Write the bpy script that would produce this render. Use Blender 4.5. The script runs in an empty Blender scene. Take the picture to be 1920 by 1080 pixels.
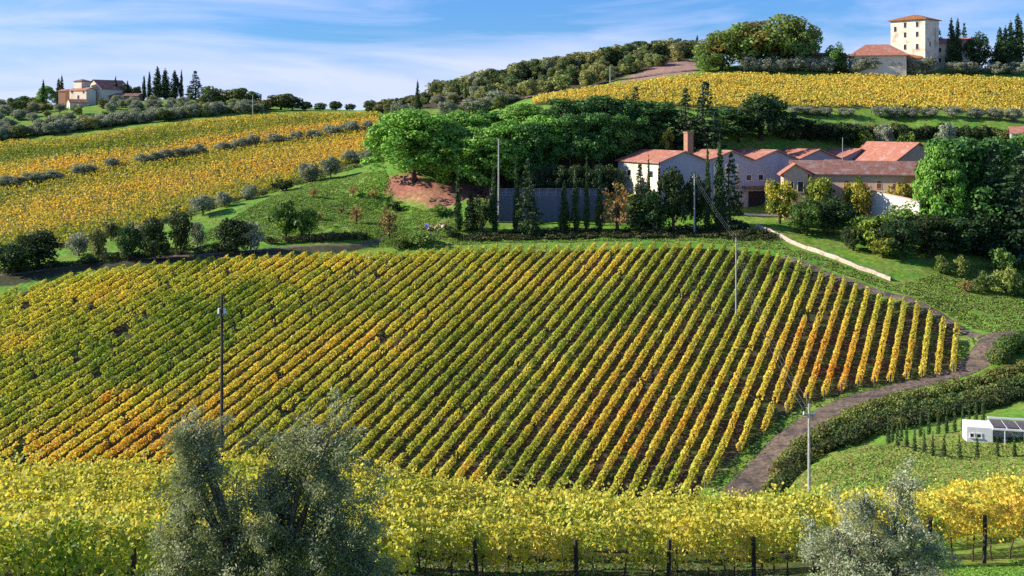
import bpy, math, random
import numpy as np
from mathutils import Vector
random.seed(7); rng = np.random.default_rng(7)
R = math.radians
scene = bpy.context.scene
COL = scene.collection

# ------------------------------------------------------------------ camera, sky, sun, exposure
F, HY, CX = 2059.0, 230.0, 960.0            # focal length and eye level in pixels of the 1920 px wide photograph
cam_d = bpy.data.cameras.new('camera'); cam = bpy.data.objects.new('camera', cam_d); COL.objects.link(cam)
cam_d.sensor_width = 36; cam_d.lens = F*36/1920; cam_d.shift_y = -(540-HY)/1920
cam_d.clip_start = 0.5; cam_d.clip_end = 20000
cam.location = (0, 0, 0); cam.rotation_euler = (R(90), 0, 0)
scene.camera = cam
SUN_EL = 28.0
SUN_DIR = Vector((-0.99, 0.04, math.tan(R(SUN_EL)))).normalized()      # towards the sun
world = bpy.data.worlds.new('World'); scene.world = world; world.use_nodes = True
def build_world():
    nt = world.node_tree; N = nt.nodes; L = nt.links; N.clear()
    out = N.new('ShaderNodeOutputWorld'); bg = N.new('ShaderNodeBackground')
    sky = N.new('ShaderNodeTexSky'); sky.sky_type = 'NISHITA'; sky.sun_disc = False
    sky.sun_elevation = R(SUN_EL); sky.sun_rotation = math.atan2(SUN_DIR.x, SUN_DIR.y)
    sky.altitude = 300; sky.air_density = 1.15; sky.dust_density = 0.3; sky.ozone_density = 3.0
    tc = N.new('ShaderNodeTexCoord')
    # thin streaky cirrus, laid out by sky direction
    mp = N.new('ShaderNodeMapping'); mp.inputs['Scale'].default_value = (2.2, 2.2, 13.0)
    mp.inputs['Rotation'].default_value = (0, R(5), 0)
    n1 = N.new('ShaderNodeTexNoise'); n1.inputs['Scale'].default_value = 1.7; n1.inputs['Detail'].default_value = 7
    n1.inputs['Roughness'].default_value = 0.55; n1.inputs['Distortion'].default_value = 0.8
    r1 = N.new('ShaderNodeMapRange'); r1.inputs['From Min'].default_value = 0.42; r1.inputs['From Max'].default_value = 0.70
    sep = N.new('ShaderNodeSeparateXYZ')
    # more veil low in the sky
    r2 = N.new('ShaderNodeMapRange'); r2.inputs['From Min'].default_value = 0.0; r2.inputs['From Max'].default_value = 0.10
    r2.inputs['To Min'].default_value = 0.80; r2.inputs['To Max'].default_value = -0.16
    r2.interpolation_type = 'SMOOTHSTEP'
    mx = N.new('ShaderNodeMath'); mx.operation = 'MULTIPLY_ADD'; mx.inputs[1].default_value = 0.75
    cl = N.new('ShaderNodeMath'); cl.operation = 'MINIMUM'; cl.inputs[1].default_value = 0.92
    mix = N.new('ShaderNodeMixRGB'); mix.inputs['Color2'].default_value = (6.6, 7.3, 10.8, 1)
    tint = N.new('ShaderNodeMixRGB'); tint.blend_type = 'MULTIPLY'; tint.inputs['Fac'].default_value = 1
    tint.inputs['Color2'].default_value = (0.44, 0.82, 1.50, 1)
    L.new(tc.outputs['Generated'], mp.inputs['Vector']); L.new(mp.outputs[0], n1.inputs['Vector'])
    L.new(n1.outputs['Fac'], r1.inputs['Value'])
    L.new(tc.outputs['Generated'], sep.inputs[0]); L.new(sep.outputs['Z'], r2.inputs['Value'])
    L.new(r1.outputs[0], mx.inputs[0]); L.new(r2.outputs[0], mx.inputs[2]); L.new(mx.outputs[0], cl.inputs[0])
    L.new(sky.outputs[0], tint.inputs['Color1']); L.new(tint.outputs[0], mix.inputs['Color1']); L.new(cl.outputs[0], mix.inputs['Fac'])
    L.new(mix.outputs[0], bg.inputs['Color']); bg.inputs['Strength'].default_value = 0.066
    L.new(bg.outputs[0], out.inputs['Surface'])
build_world()
sun_d = bpy.data.lights.new('sun', 'SUN'); sun_d.energy = 5.0; sun_d.angle = R(0.5); sun_d.color = (1, 0.91, 0.76)
sun = bpy.data.objects.new('sun', sun_d); COL.objects.link(sun)
sun.rotation_euler = SUN_DIR.to_track_quat('Z', 'Y').to_euler()
sun.location = (-60, 0, 60)
scene.view_settings.view_transform = 'Standard'; scene.view_settings.look = 'None'
scene.view_settings.exposure = 0.78; scene.view_settings.gamma = 1; scene.view_settings.use_curve_mapping = False
scene.render.engine = 'CYCLES'
scene.cycles.max_bounces = 5; scene.cycles.diffuse_bounces = 2; scene.cycles.transmission_bounces = 3
scene.cycles.transparent_max_bounces = 4; scene.cycles.glossy_bounces = 2
scene.cycles.use_denoising = False
scene.cycles.sample_clamp_indirect = 4

# ------------------------------------------------------------------ noise helpers
def _hash(ix, iy, s):
    n = (ix.astype(np.int64)*374761393 + iy.astype(np.int64)*668265263 + s*974634777) & 0x7fffffff
    n = ((n ^ (n >> 13)) * 1274126177) & 0x7fffffff
    return ((n ^ (n >> 16)) & 0xffff)/65535.0
def vnoise(x, y, s=0):
    x = np.asarray(x, float); y = np.asarray(y, float)
    ix = np.floor(x); iy = np.floor(y); fx = x-ix; fy = y-iy
    fx = fx*fx*(3-2*fx); fy = fy*fy*(3-2*fy)
    a = _hash(ix, iy, s); b = _hash(ix+1, iy, s); c = _hash(ix, iy+1, s); d = _hash(ix+1, iy+1, s)
    return (a*(1-fx)+b*fx)*(1-fy) + (c*(1-fx)+d*fx)*fy
def fbm(x, y, s=0, o=4):
    t = 0; a = 0.5; w = 0
    for k in range(o):
        t = t + a*vnoise(np.asarray(x)*2**k, np.asarray(y)*2**k, s+k*17); w += a; a *= 0.55
    return t/w

# ------------------------------------------------------------------ terrain
PA, PB = 0.00183, 4.66e-6                    # the striped field is one tilted plane: 1/Y = PA + PB*py
def planeY(py): return 1.0/(PA+PB*py)
pts = []
def P(px, py, Y): pts.append(((px-CX)*Y/F, Y, (HY-py)*Y/F))
def PZ(px, z, Y): pts.append(((px-CX)*Y/F, Y, z))
for px in (-400, 300, 960, 1600, 2300):
    PZ(px, -1.7, 0.5); PZ(px, -0.5, -30)
    PZ(px, -5.2, 10)
for px in (-300, 0, 300, 650):
    P(px, 1150, 24); P(px, 1062, 33); P(px, 972, 44); PZ(px, -20.5, 50)
for px in (900, 1150, 1400):
    P(px, 1150, 26); P(px, 1088, 33); P(px, {900: 1024, 1150: 1036, 1400: 1044}[px], 45); PZ(px, -23.2, 52)
P(1700, 1140, 26); P(1680, 1068, 33); P(1700, 1030, 45); PZ(1700, -22.8, 52)
P(1900, 1110, 27); P(1900, 1045, 36); P(1900, 988, 45); PZ(1900, -21.6, 52); P(2150, 1035, 36); P(2150, 975, 45); PZ(2150, -21.6, 52)
for px in (-450, -150, 150, 450, 750, 1050, 1350):
    PZ(px, -26.5, 60); PZ(px, -35, 76); PZ(px, -46.5, 100); PZ(px, -56, 130)
for px in (-550, -300, -100, 50, 200, 350, 500, 650, 800, 950, 1100, 1250, 1400):
    for py in (930, 860, 790, 720, 650, 580, 520):
        if px >= 1380 and py > 850: continue
        if px < 60 and py < 560: continue
        if px < 200 and py < 530: continue
        Y = planeY(py); PZ(px, .3026*Y-105.3, Y)
for px, py in ((950, 468), (1150, 464), (1300, 462), (1440, 475), (1550, 520), (1550, 580), (1550, 650), (1550, 700), (1480, 760), (1440, 830),
               (1650, 560), (1650, 620), (1650, 690), (1740, 590), (1740, 640), (1740, 690), (1800, 610), (1800, 660), (700, 480), (560, 490), (420, 492), (300, 502), (150, 530), (850, 470)):
    Y = planeY(py); PZ(px, .3026*Y-105.3, Y)
# beyond the field's upper edge
for a in ((700, 458, 262), (860, 443, 265), (1000, 433, 268), (1200, 431, 268), (1380, 426, 269), (740, 402, 285), (740, 385, 292), (850, 385, 284),
          (782, 337, 297), (860, 347, 297), (720, 331, 302), (745, 312, 312), (840, 310, 312),
          (0, 530, 236), (150, 502, 243), (300, 487, 247), (425, 480, 249), (600, 471, 252), (0, 508, 243), (150, 483, 252), (300, 467, 257),
          (450, 452, 262), (600, 441, 266), (690, 440, 265), (450, 420, 275), (600, 400, 281), (550, 370, 293), (450, 390, 286), (650, 360, 299),
          (-300, 560, 236), (-300, 500, 262), (100, 457, 268), (200, 432, 279), (350, 392, 296), (450, 367, 309), (550, 342, 321), (650, 312, 336), (700, 292, 346),
          (-300, 400, 335), (0, 347, 335), (150, 327, 346), (300, 302, 361), (450, 276, 379), (600, 251, 396), (700, 236, 406), (0, 400, 305), (200, 370, 315),
          (350, 330, 338), (500, 300, 352), (620, 275, 370), (-300, 300, 400), (0, 269, 404), (200, 251, 414), (300, 237, 422), (400, 223, 431), (500, 217, 437), (600, 213, 441), (720, 213, 441),
          (850, 240, 400), (850, 280, 345), (950, 300, 315),
          (0, 276, 425), (200, 258, 432), (400, 230, 452), (600, 222, 475), (120, 246, 455), (250, 231, 465), (400, 213, 485), (0, 205, 560), (150, 200, 540), (220, 192, 545),
          (350, 184, 560), (480, 196, 600), (620, 206, 640), (-300, 230, 520), (0, 215, 640), (250, 205, 640), (600, 215, 780),
          (700, 206, 480), (800, 190, 505), (900, 166, 505), (1000, 146, 500), (1100, 129, 490), (1200, 113, 480), (1290, 106, 472),
          (720, 213, 455), (900, 196, 430), (1000, 178, 415), (1100, 170, 405), (1200, 143, 425), (1290, 130, 420), (900, 180, 465), (1040, 162, 450),
          (800, 215, 560), (1000, 190, 570), (1200, 160, 560),
          (1030, 420, 271), (930, 420, 271), (1130, 420, 271), (1050, 296, 307), (1150, 280, 311), (1000, 302, 307), (1100, 287, 309),
          (1240, 412, 279), (1350, 405, 280), (1450, 402, 284), (1600, 400, 284), (1700, 405, 282), (1650, 360, 300), (1240, 352, 292), (1450, 392, 290), (1400, 380, 297), (1600, 385, 296),
          (1300, 264, 313), (1450, 270, 318), (1600, 263, 327), (1900, 266, 326), (1750, 264, 327), (1600, 226, 337), (1750, 228, 336), (1900, 242, 331), (1480, 225, 334),
          (1000, 202, 352), (1200, 206, 350), (1400, 209, 346), (1500, 206, 345), (1700, 210, 345), (1920, 226, 343), (1000, 184, 372), (1150, 160, 386), (1300, 142, 396),
          (1500, 145, 396), (1700, 145, 396), (1920, 151, 393), (1500, 131, 403), (1700, 134, 402), (1900, 140, 400), (1350, 134, 403), (1700, 124, 417), (1400, 122, 420), (1900, 128, 415),
          (1450, 150, 460), (1700, 150, 470), (2000, 160, 470),
          (1500, 492, 243), (1600, 526, 234), (1700, 556, 226), (1860, 628, 209), (1905, 600, 218), (1905, 555, 235), (1900, 500, 255), (1900, 440, 275), (1700, 500, 245),
          (1670, 524, 238), (1600, 490, 247), (1500, 460, 257), (1440, 427, 267), (1800, 540, 236), (1800, 460, 262), (1750, 425, 275),
          (1430, 915, 163.5), (1470, 850, 172.5), (1560, 790, 181), (1700, 735, 190), (1850, 690, 198), (1905, 640, 206), (1400, 910, 164),
          (1480, 935, 152), (1560, 868, 160), (1650, 838, 166), (1800, 800, 172), (1920, 765, 178),
          (1505, 925, 100), (1500, 893, 118), (1560, 856, 128), (1650, 833, 137), (1750, 815, 142), (1845, 792, 148), (1920, 778, 152),
          (1700, 880, 113), (1900, 872, 113), (1600, 903, 108), (1800, 858, 123), (1900, 857, 125), (1700, 930, 90), (1900, 908, 95), (1500, 955, 85), (1460, 940, 118), (1450, 930, 140),
          (2100, 640, 209), (2100, 520, 245), (2100, 420, 280), (2100, 860, 120), (2100, 780, 152), (2100, 265, 318), (2100, 240, 345), (2100, 155, 393), (2100, 700, 195), (2100, 910, 95)):
    P(*a)
PZ(1700, -28, 70); PZ(1950, -26, 70); PZ(1500, -30, 68)
for px in (-1400, 300, 1000, 1700, 3300):
    for z, Y in ((-30, 900), (-60, 1500), (-120, 3000), (-260, 9000)): PZ(px, z, Y)
for px in (925, 980, 1040, 1100, 1145): PZ(px, -20, 280); PZ(px, -20, 297)
PZ(880, -19.5, 280)
pts = np.array(pts)
def kern(r): return np.sqrt(r*r + 9.0)
def solve():
    A = pts[:, :2]; n = len(A)
    D = np.sqrt(((A[:, None]-A[None])**2).sum(-1)); K = kern(D) 
    Q = np.c_[np.ones(n), A/100]
    M = np.zeros((n+3, n+3)); M[:n, :n] = K; M[:n, n:] = Q; M[n:, :n] = Q.T
    s = np.linalg.solve(M, np.r_[pts[:, 2], 0, 0, 0]); return s[:n], s[n:]
WK, WA = solve()
def H(x, y):
    x = np.atleast_1d(np.asarray(x, float)); y = np.atleast_1d(np.asarray(y, float)); sh = x.shape
    x = x.ravel(); y = y.ravel(); o = np.empty_like(x)
    for i in range(0, len(x), 40000):
        a = x[i:i+40000, None]; b = y[i:i+40000, None]
        r = np.sqrt((a-pts[:, 0])**2 + (b-pts[:, 1])**2)
        o[i:i+40000] = kern(r) @ WK + WA[0] + WA[1]*a[:, 0]/100 + WA[2]*b[:, 0]/100
    return o.reshape(sh)
# Terrain grid (a fan that widens with distance), also used as a fast height look-up
A_MAX = 0.78; NA = 520
aa = np.linspace(-A_MAX, A_MAX, NA)
YR = np.r_[np.linspace(-30, 7.5, 16), np.geomspace(8, 700, 880), np.geomspace(712, 9000, 50)]
GX = aa[None, :]*(YR[:, None]+42.0); GY = np.repeat(YR[:, None], NA, 1)
GZ = H(GX, GY)
def Hq(x, y):                                # bilinear look-up in the grid
    x = np.atleast_1d(np.asarray(x, float)); y = np.atleast_1d(np.asarray(y, float))
    x, y = np.broadcast_arrays(x, y)
    j = np.clip(np.searchsorted(YR, y)-1, 0, len(YR)-2); t = np.clip((y-YR[j])/(YR[j+1]-YR[j]), 0, 1)
    a = (np.clip(x/(y+42.0), -A_MAX, A_MAX)+A_MAX)/(2*A_MAX)*(NA-1); i = np.clip(a.astype(int), 0, NA-2); s = a-i
    return (GZ[j, i]*(1-s)+GZ[j, i+1]*s)*(1-t) + (GZ[j+1, i]*(1-s)+GZ[j+1, i+1]*s)*t
YS = np.geomspace(9, 1400, 2600)
def hit(px, py, ymin=9, ymax=1400):
    """first ground point seen at a photo pixel"""
    u = (px-CX)/F; z = Hq(u*YS, YS); g = HY - F*z/YS
    m = (YS >= ymin) & (YS <= ymax); idx = np.nonzero((g <= py) & m)[0]
    if len(idx): i = idx[0]
    else: i = np.argmin(np.where(m, np.abs(g-py), 1e9))
    Y = YS[i]
    if len(idx) and i > 0 and g[i-1] > py and m[i-1]:
        t = (g[i-1]-py)/(g[i-1]-g[i]); Y = YS[i-1]+(YS[i]-YS[i-1])*t
    return u*Y, Y, float(Hq(u*Y, Y)[0])
def at(px, Y): x = (px-CX)/F*Y; return x, Y, float(Hq(x, Y)[0])
def plan(poly, **k): return np.array([hit(a, b, **k)[:2] for a, b in poly])
def inside(x, y, poly):
    x = np.asarray(x); y = np.asarray(y); c = np.zeros(x.shape, bool); n = len(poly)
    for i in range(n):
        x1, y1 = poly[i]; x2, y2 = poly[(i+1) % n]
        if y1 == y2: continue
        c ^= ((y1 > y) != (y2 > y)) & (x < (x2-x1)*(y-y1)/(y2-y1)+x1)
    return c

# ------------------------------------------------------------------ object helpers
def tag(o, label=None, cat=None, group=None, kind=None):
    if label: o['label'] = label
    if cat: o['category'] = cat
    if group: o['group'] = group
    if kind: o['kind'] = kind
    return o
def empty(name, loc, rz=0.0):
    o = bpy.data.objects.new(name, None); COL.objects.link(o); o.location = loc; o.rotation_euler = (0, 0, rz)
    o.empty_display_size = 0.3
    return o
def link(name, me, parent=None):
    o = bpy.data.objects.new(name, me); COL.objects.link(o); o.parent = parent
    return o
def copy_tree(o, parent=None):
    c = o.copy(); COL.objects.link(c); c.parent = parent
    for ch in o.children: copy_tree(ch, c)
    return c
def np_mesh(name, V, loops, nper, mat, col=None, smooth=False):
    """V (n,3); loops flat indices; nper verts per face (int or array)"""
    me = bpy.data.meshes.new(name); V = np.asarray(V, np.float32); loops = np.asarray(loops, np.int32)
    nf = len(loops)//nper if isinstance(nper, int) else len(nper)
    me.vertices.add(len(V)); me.vertices.foreach_set('co', V.ravel())
    me.loops.add(len(loops)); me.loops.foreach_set('vertex_index', loops)
    me.polygons.add(nf)
    ls = np.arange(nf, dtype=np.int32)*nper if isinstance(nper, int) else np.r_[0, np.cumsum(nper)[:-1]].astype(np.int32)
    me.polygons.foreach_set('loop_start', ls)
    me.update(calc_edges=True)
    if smooth: me.polygons.foreach_set('use_smooth', np.ones(nf, bool))
    if col is not None:
        at_ = me.attributes.new('Col', 'FLOAT_COLOR', 'POINT')
        at_.data.foreach_set('color', np.c_[col, np.ones(len(col))].astype(np.float32).ravel())
    me.materials.append(mat)
    return me
def unit(v): return v/np.maximum(np.linalg.norm(v, axis=-1, keepdims=True), 1e-9)
def leaves(name, C, N, S, colr, mat, aspect=1.0, up=None):
    """cloud of small irregular leaf-like faces"""
    n = len(C); C = np.asarray(C); N = unit(np.asarray(N)); S = np.broadcast_to(np.asarray(S, float), (n,))
    T = unit(np.cross(N, rng.normal(size=(n, 3)) if up is None else up)); B = np.cross(N, T)
    ang = np.array([0.25, 0.75, 1.25, 1.75])*math.pi + rng.uniform(-.3, .3, (n, 4)); rad = rng.uniform(.75, 1.3, (n, 4))*S[:, None]
    V = C[:, None] + T[:, None]*(np.cos(ang)*rad)[..., None] + B[:, None]*(np.sin(ang)*rad*aspect)[..., None]
    V += N[:, None]*(rng.uniform(-.2, .2, (n, 4))*S[:, None])[..., None]
    return np_mesh(name, V.reshape(-1, 3), np.arange(n*4), 4, mat, np.repeat(colr, 4, 0))
def tube(path, rad, k=7):
    """tapered tube; returns verts, quads"""
    path = np.asarray(path, float); n = len(path); V = []; Fc = []
    for i in range(n):
        d = path[min(i+1, n-1)]-path[max(i-1, 0)]; d = d/np.linalg.norm(d)
        a = np.cross(d, [0.31, 0.95, 0.1]) if abs(d[2]) > .5 else np.cross(d, [0, 0, 1.0]); a /= np.linalg.norm(a); b = np.cross(d, a)
        for j in range(k):
            t = 2*math.pi*j/k; V.append(path[i]+rad[i]*(math.cos(t)*a+math.sin(t)*b))
    for i in range(n-1):
        for j in range(k): Fc.append((i*k+j, i*k+(j+1) % k, (i+1)*k+(j+1) % k, (i+1)*k+j))
    return V, Fc
class MB:
    def __init__(s): s.V = []; s.F = []
    def add(s, V, Fc):
        n = len(s.V); s.V += [tuple(map(float, v)) for v in V]; s.F += [tuple(i+n for i in f) for f in Fc]; return s
    def box(s, x0, x1, y0, y1, z0, z1):
        return s.add([(x, y, z) for z in (z0, z1) for x, y in ((x0, y0), (x1, y0), (x1, y1), (x0, y1))],
                     [(3, 2, 1, 0), (4, 5, 6, 7), (0, 1, 5, 4), (1, 2, 6, 5), (2, 3, 7, 6), (3, 0, 4, 7)])
    def tube(s, path, rad, k=7):
        V, Fc = tube(path, rad, k); Fc = list(Fc); n = len(path)
        Fc.append(tuple(range(k-1, -1, -1))); Fc.append(tuple((n-1)*k+j for j in range(k)))
        return s.add(V, Fc)
    def prism(s, prof, axis, a, b):
        """extrude a closed profile of (u,v) along axis 'x' or 'y'"""
        n = len(prof)
        f = (lambda t, p: (t, p[0], p[1])) if axis == 'x' else (lambda t, p: (p[0], t, p[1]))
        return s.add([f(a, p) for p in prof]+[f(b, p) for p in prof],
                     [tuple(range(n-1, -1, -1)), tuple(range(n, 2*n))]+[(i, (i+1) % n, n+(i+1) % n, n+i) for i in range(n)])
    def mesh(s, name, mat, smooth=False):
        me = bpy.data.meshes.new(name); me.from_pydata(s.V, [], s.F); me.materials.append(mat); me.update()
        import bmesh
        b = bmesh.new(); b.from_mesh(me); bmesh.ops.recalc_face_normals(b, faces=b.faces); b.to_mesh(me); b.free()
        if smooth:
            for p in me.polygons: p.use_smooth = True
        return me
    def build(s, name, mat, parent=None, smooth=False): return link(name, s.mesh(name, mat, smooth), parent)

# ------------------------------------------------------------------ materials
def mat_new(name):
    m = bpy.data.materials.new(name); m.use_nodes = True; nt = m.node_tree; nt.nodes.clear()
    out = nt.nodes.new('ShaderNodeOutputMaterial'); return m, nt, nt.nodes, nt.links, out
def leaf_mat(name, trans=0.4, vary=0.25, rough=0.55, spec=0.25, tsat=(1.15, 1.05, .5)):
    m, nt, N, L, out = mat_new(name)
    at_ = N.new('ShaderNodeAttribute'); at_.attribute_name = 'Col'
    oi = N.new('ShaderNodeObjectInfo')
    r = N.new('ShaderNodeMapRange'); r.inputs['To Min'].default_value = 1-vary; r.inputs['To Max'].default_value = 1+vary
    hs = N.new('ShaderNodeHueSaturation')
    r2 = N.new('ShaderNodeMapRange'); r2.inputs['To Min'].default_value = .5-.03*vary/.25; r2.inputs['To Max'].default_value = .5+.02*vary/.25
    ml = N.new('ShaderNodeMath'); ml.operation = 'MULTIPLY'; ml.inputs[1].default_value = 7.31
    fr = N.new('ShaderNodeMath'); fr.operation = 'FRACT'
    L.new(oi.outputs['Random'], r.inputs['Value']); L.new(oi.outputs['Random'], ml.inputs[0]); L.new(ml.outputs[0], fr.inputs[0]); L.new(fr.outputs[0], r2.inputs['Value'])
    L.new(at_.outputs['Color'], hs.inputs['Color']); L.new(r.outputs[0], hs.inputs['Value']); L.new(r2.outputs[0], hs.inputs['Hue'])
    p = N.new('ShaderNodeBsdfPrincipled'); p.inputs['Roughness'].default_value = rough; p.inputs['Specular IOR Level'].default_value = spec
    t = N.new('ShaderNodeBsdfTranslucent'); mx = N.new('ShaderNodeMixShader'); mx.inputs[0].default_value = trans
    tc = N.new('ShaderNodeMixRGB'); tc.blend_type = 'MULTIPLY'; tc.inputs[0].default_value = 1; tc.inputs['Color2'].default_value = (*tsat, 1)
    L.new(hs.outputs[0], p.inputs['Base Color']); L.new(hs.outputs[0], tc.inputs['Color1']); L.new(tc.outputs[0], t.inputs['Color'])
    L.new(p.outputs[0], mx.inputs[1]); L.new(t.outputs[0], mx.inputs[2]); L.new(mx.outputs[0], out.inputs['Surface'])
    return m
def rough_mat(name, c1, c2, scale=1.0, rough=.85, bump=.3, detail=6, c3=None, coord='Object', stretch=(1, 1, 1), metallic=0, lo=.35, hi=.65):
    """mottled surface: two colours mixed by noise, stains of a third, bump"""
    m, nt, N, L, out = mat_new(name)
    tc = N.new('ShaderNodeTexCoord'); mp = N.new('ShaderNodeMapping'); mp.inputs['Scale'].default_value = stretch
    L.new(tc.outputs[coord], mp.inputs[0])
    n = N.new('ShaderNodeTexNoise'); n.inputs['Scale'].default_value = scale; n.inputs['Detail'].default_value = detail; n.inputs['Roughness'].default_value = .65
    L.new(mp.outputs[0], n.inputs['Vector'])
    cr = N.new('ShaderNodeValToRGB'); cr.color_ramp.elements[0].position = lo; cr.color_ramp.elements[1].position = hi
    cr.color_ramp.elements[0].color = (*c1, 1); cr.color_ramp.elements[1].color = (*c2, 1); L.new(n.outputs['Fac'], cr.inputs[0])
    c = cr.outputs[0]
    if c3 is not None:
        n2 = N.new('ShaderNodeTexNoise'); n2.inputs['Scale'].default_value = scale*.27; n2.inputs['Detail'].default_value = 4
        L.new(mp.outputs[0], n2.inputs['Vector'])
        rr = N.new('ShaderNodeMapRange'); rr.inputs['From Min'].default_value = .52; rr.inputs['From Max'].default_value = .68
        mx = N.new('ShaderNodeMixRGB'); mx.inputs['Color2'].default_value = (*c3, 1); L.new(n2.outputs['Fac'], rr.inputs[0]); L.new(rr.outputs[0], mx.inputs[0]); L.new(c, mx.inputs['Color1']); c = mx.outputs[0]
    p = N.new('ShaderNodeBsdfPrincipled'); p.inputs['Roughness'].default_value = rough; p.inputs['Metallic'].default_value = metallic
    p.inputs['Specular IOR Level'].default_value = .25
    L.new(c, p.inputs['Base Color'])
    if bump:
        b = N.new('ShaderNodeBump'); b.inputs['Strength'].default_value = bump; b.inputs['Distance'].default_value = .05
        L.new(n.outputs['Fac'], b.inputs['Height']); L.new(b.outputs[0], p.inputs['Normal'])
    L.new(p.outputs[0], out.inputs['Surface'])
    return m
def tile_mat(name, c1, c2, c3):
    """clay tiles: noise mottle plus ribs down the slope"""
    m = rough_mat(name, c1, c2, 2.2, .85, .4, 8, c3, stretch=(1, 1, 1))
    nt = m.node_tree; N = nt.nodes; L = nt.links
    p = [n for n in N if n.type == 'BSDF_PRINCIPLED'][0]
    tc = N.new('ShaderNodeTexCoord'); w = N.new('ShaderNodeTexWave'); w.inputs['Scale'].default_value = 1.1; w.bands_direction = 'Y'
    w.inputs['Distortion'].default_value = 1.0; w.inputs['Detail'].default_value = 2
    L.new(tc.outputs['Object'], w.inputs['Vector'])
    mx = N.new('ShaderNodeMixRGB'); mx.blend_type = 'MULTIPLY'; mx.inputs[0].default_value = .45
    src = p.inputs['Base Color'].links[0].from_socket
    L.new(src, mx.inputs['Color1']); L.new(w.outputs['Color'], mx.inputs['Color2']); L.new(mx.outputs[0], p.inputs['Base Color'])
    return m
def ground_mat():
    m, nt, N, L, out = mat_new('ground_soil_and_grass')
    at_ = N.new('ShaderNodeAttribute'); at_.attribute_name = 'Col'
    geo = N.new('ShaderNodeNewGeometry')
    n1 = N.new('ShaderNodeTexNoise'); n1.inputs['Scale'].default_value = .9; n1.inputs['Detail'].default_value = 8; n1.inputs['Roughness'].default_value = .7
    n2 = N.new('ShaderNodeTexNoise'); n2.inputs['Scale'].default_value = .12; n2.inputs['Detail'].default_value = 5
    for n in (n1, n2): L.new(geo.outputs['Position'], n.inputs['Vector'])
    r1 = N.new('ShaderNodeMapRange'); r1.inputs['From Min'].default_value = .3; r1.inputs['From Max'].default_value = .7; r1.inputs['To Min'].default_value = .45; r1.inputs['To Max'].default_value = 1.5
    hs = N.new('ShaderNodeHueSaturation')
    r2 = N.new('ShaderNodeMapRange'); r2.inputs['From Min'].default_value = .35; r2.inputs['From Max'].default_value = .65; r2.inputs['To Min'].default_value = .475; r2.inputs['To Max'].default_value = .52
    L.new(n1.outputs['Fac'], r1.inputs[0]); L.new(n2.outputs['Fac'], r2.inputs[0])
    L.new(at_.outputs['Color'], hs.inputs['Color']); L.new(r1.outputs[0], hs.inputs['Value']); L.new(r2.outputs[0], hs.inputs['Hue'])
    p = N.new('ShaderNodeBsdfPrincipled'); p.inputs['Roughness'].default_value = .95; p.inputs['Specular IOR Level'].default_value = .1
    b = N.new('ShaderNodeBump'); b.inputs['Strength'].default_value = .8; b.inputs['Distance'].default_value = .25
    L.new(n1.outputs['Fac'], b.inputs['Height']); L.new(b.outputs[0], p.inputs['Normal'])
    L.new(hs.outputs[0], p.inputs['Base Color']); L.new(p.outputs[0], out.inputs['Surface'])
    return m
M_VINE = leaf_mat('vine_leaf', .45, .08); M_LEAF = leaf_mat('tree_leaf', .3, .28)
M_PINE = leaf_mat('pine_needles', .25, .12, tsat=(1, 1.1, .5)); M_OLIVE = leaf_mat('olive_leaf', .3, .15, .5, .25, (1.05, 1.05, .6)); M_GRASS = leaf_mat('grass_blade', .4, .1)
M_BARK = rough_mat('bark', (.035, .025, .018), (.12, .09, .07), 6, .95, .8, 8)
M_OBARK = rough_mat('olive_bark', (.07, .055, .045), (.2, .17, .14), 9, .95, .8, 8)
M_WOOD = rough_mat('weathered_wood', (.10, .08, .07), (.30, .26, .23), 5, .9, .4, 8, stretch=(1, 1, .1))
M_DARKWOOD = rough_mat('dark_post_wood', (.035, .028, .024), (.11, .09, .075), 8, .9, .4, 8, stretch=(1, 1, .15))
M_GREYPOLE = rough_mat('grey_pole', (.28, .27, .28), (.45, .43, .44), 3, .7, .2)
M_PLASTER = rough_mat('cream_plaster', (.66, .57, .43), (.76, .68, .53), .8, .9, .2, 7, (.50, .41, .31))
M_PLASTER_W = rough_mat('shade_toned_plaster', (.36, .35, .40), (.42, .41, .46), .2, .9, 0, 5, (.29, .28, .34))  # white wall with the shaded front's blue-grey put into its colour
M_PLASTER_P = rough_mat('pink_plaster', (.52, .33, .22), (.64, .44, .31), .9, .9, .2, 7, (.46, .36, .30))
M_PLASTER_O = rough_mat('orange_plaster', (.62, .27, .10), (.72, .36, .16), .9, .9, .2, 7)
M_STONE = rough_mat('tower_stone', (.60, .52, .39), (.76, .68, .54), 1.1, .95, .3, 7, (.42, .32, .22), lo=.38, hi=.6)
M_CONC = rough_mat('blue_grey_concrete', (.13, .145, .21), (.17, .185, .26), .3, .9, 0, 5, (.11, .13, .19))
M_TILE = tile_mat('clay_tiles', (.36, .13, .08), (.60, .26, .18), (.54, .33, .26))
M_TILE_D = tile_mat('old_clay_tiles', (.15, .07, .06), (.36, .18, .14), (.30, .24, .23))
M_TILE_B = tile_mat('brown_tower_tiles', (.30, .11, .04), (.48, .20, .08), (.38, .20, .10))
M_BRICK = rough_mat('chimney_brick', (.26, .12, .08), (.45, .25, .16), 4, .9, .4)
M_DARK = rough_mat('dark_window_glass', (.02, .02, .025), (.045, .045, .06), 2, .25, 0)
M_SHUT = rough_mat('brown_shutter', (.10, .05, .03), (.18, .10, .06), 6, .7, .1)
M_WHITE = rough_mat('white_paint', (.72, .72, .72), (.84, .84, .83), 2, .6, .1)
M_SLAT = rough_mat('grey_slats', (.07, .06, .08), (.16, .14, .17), 5, .8, .3)
M_ROAD = rough_mat('gravel_track', (.07, .050, .034), (.23, .175, .13), 1.6, .95, .8, 10, (.06, .05, .05), coord='Object')
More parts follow.
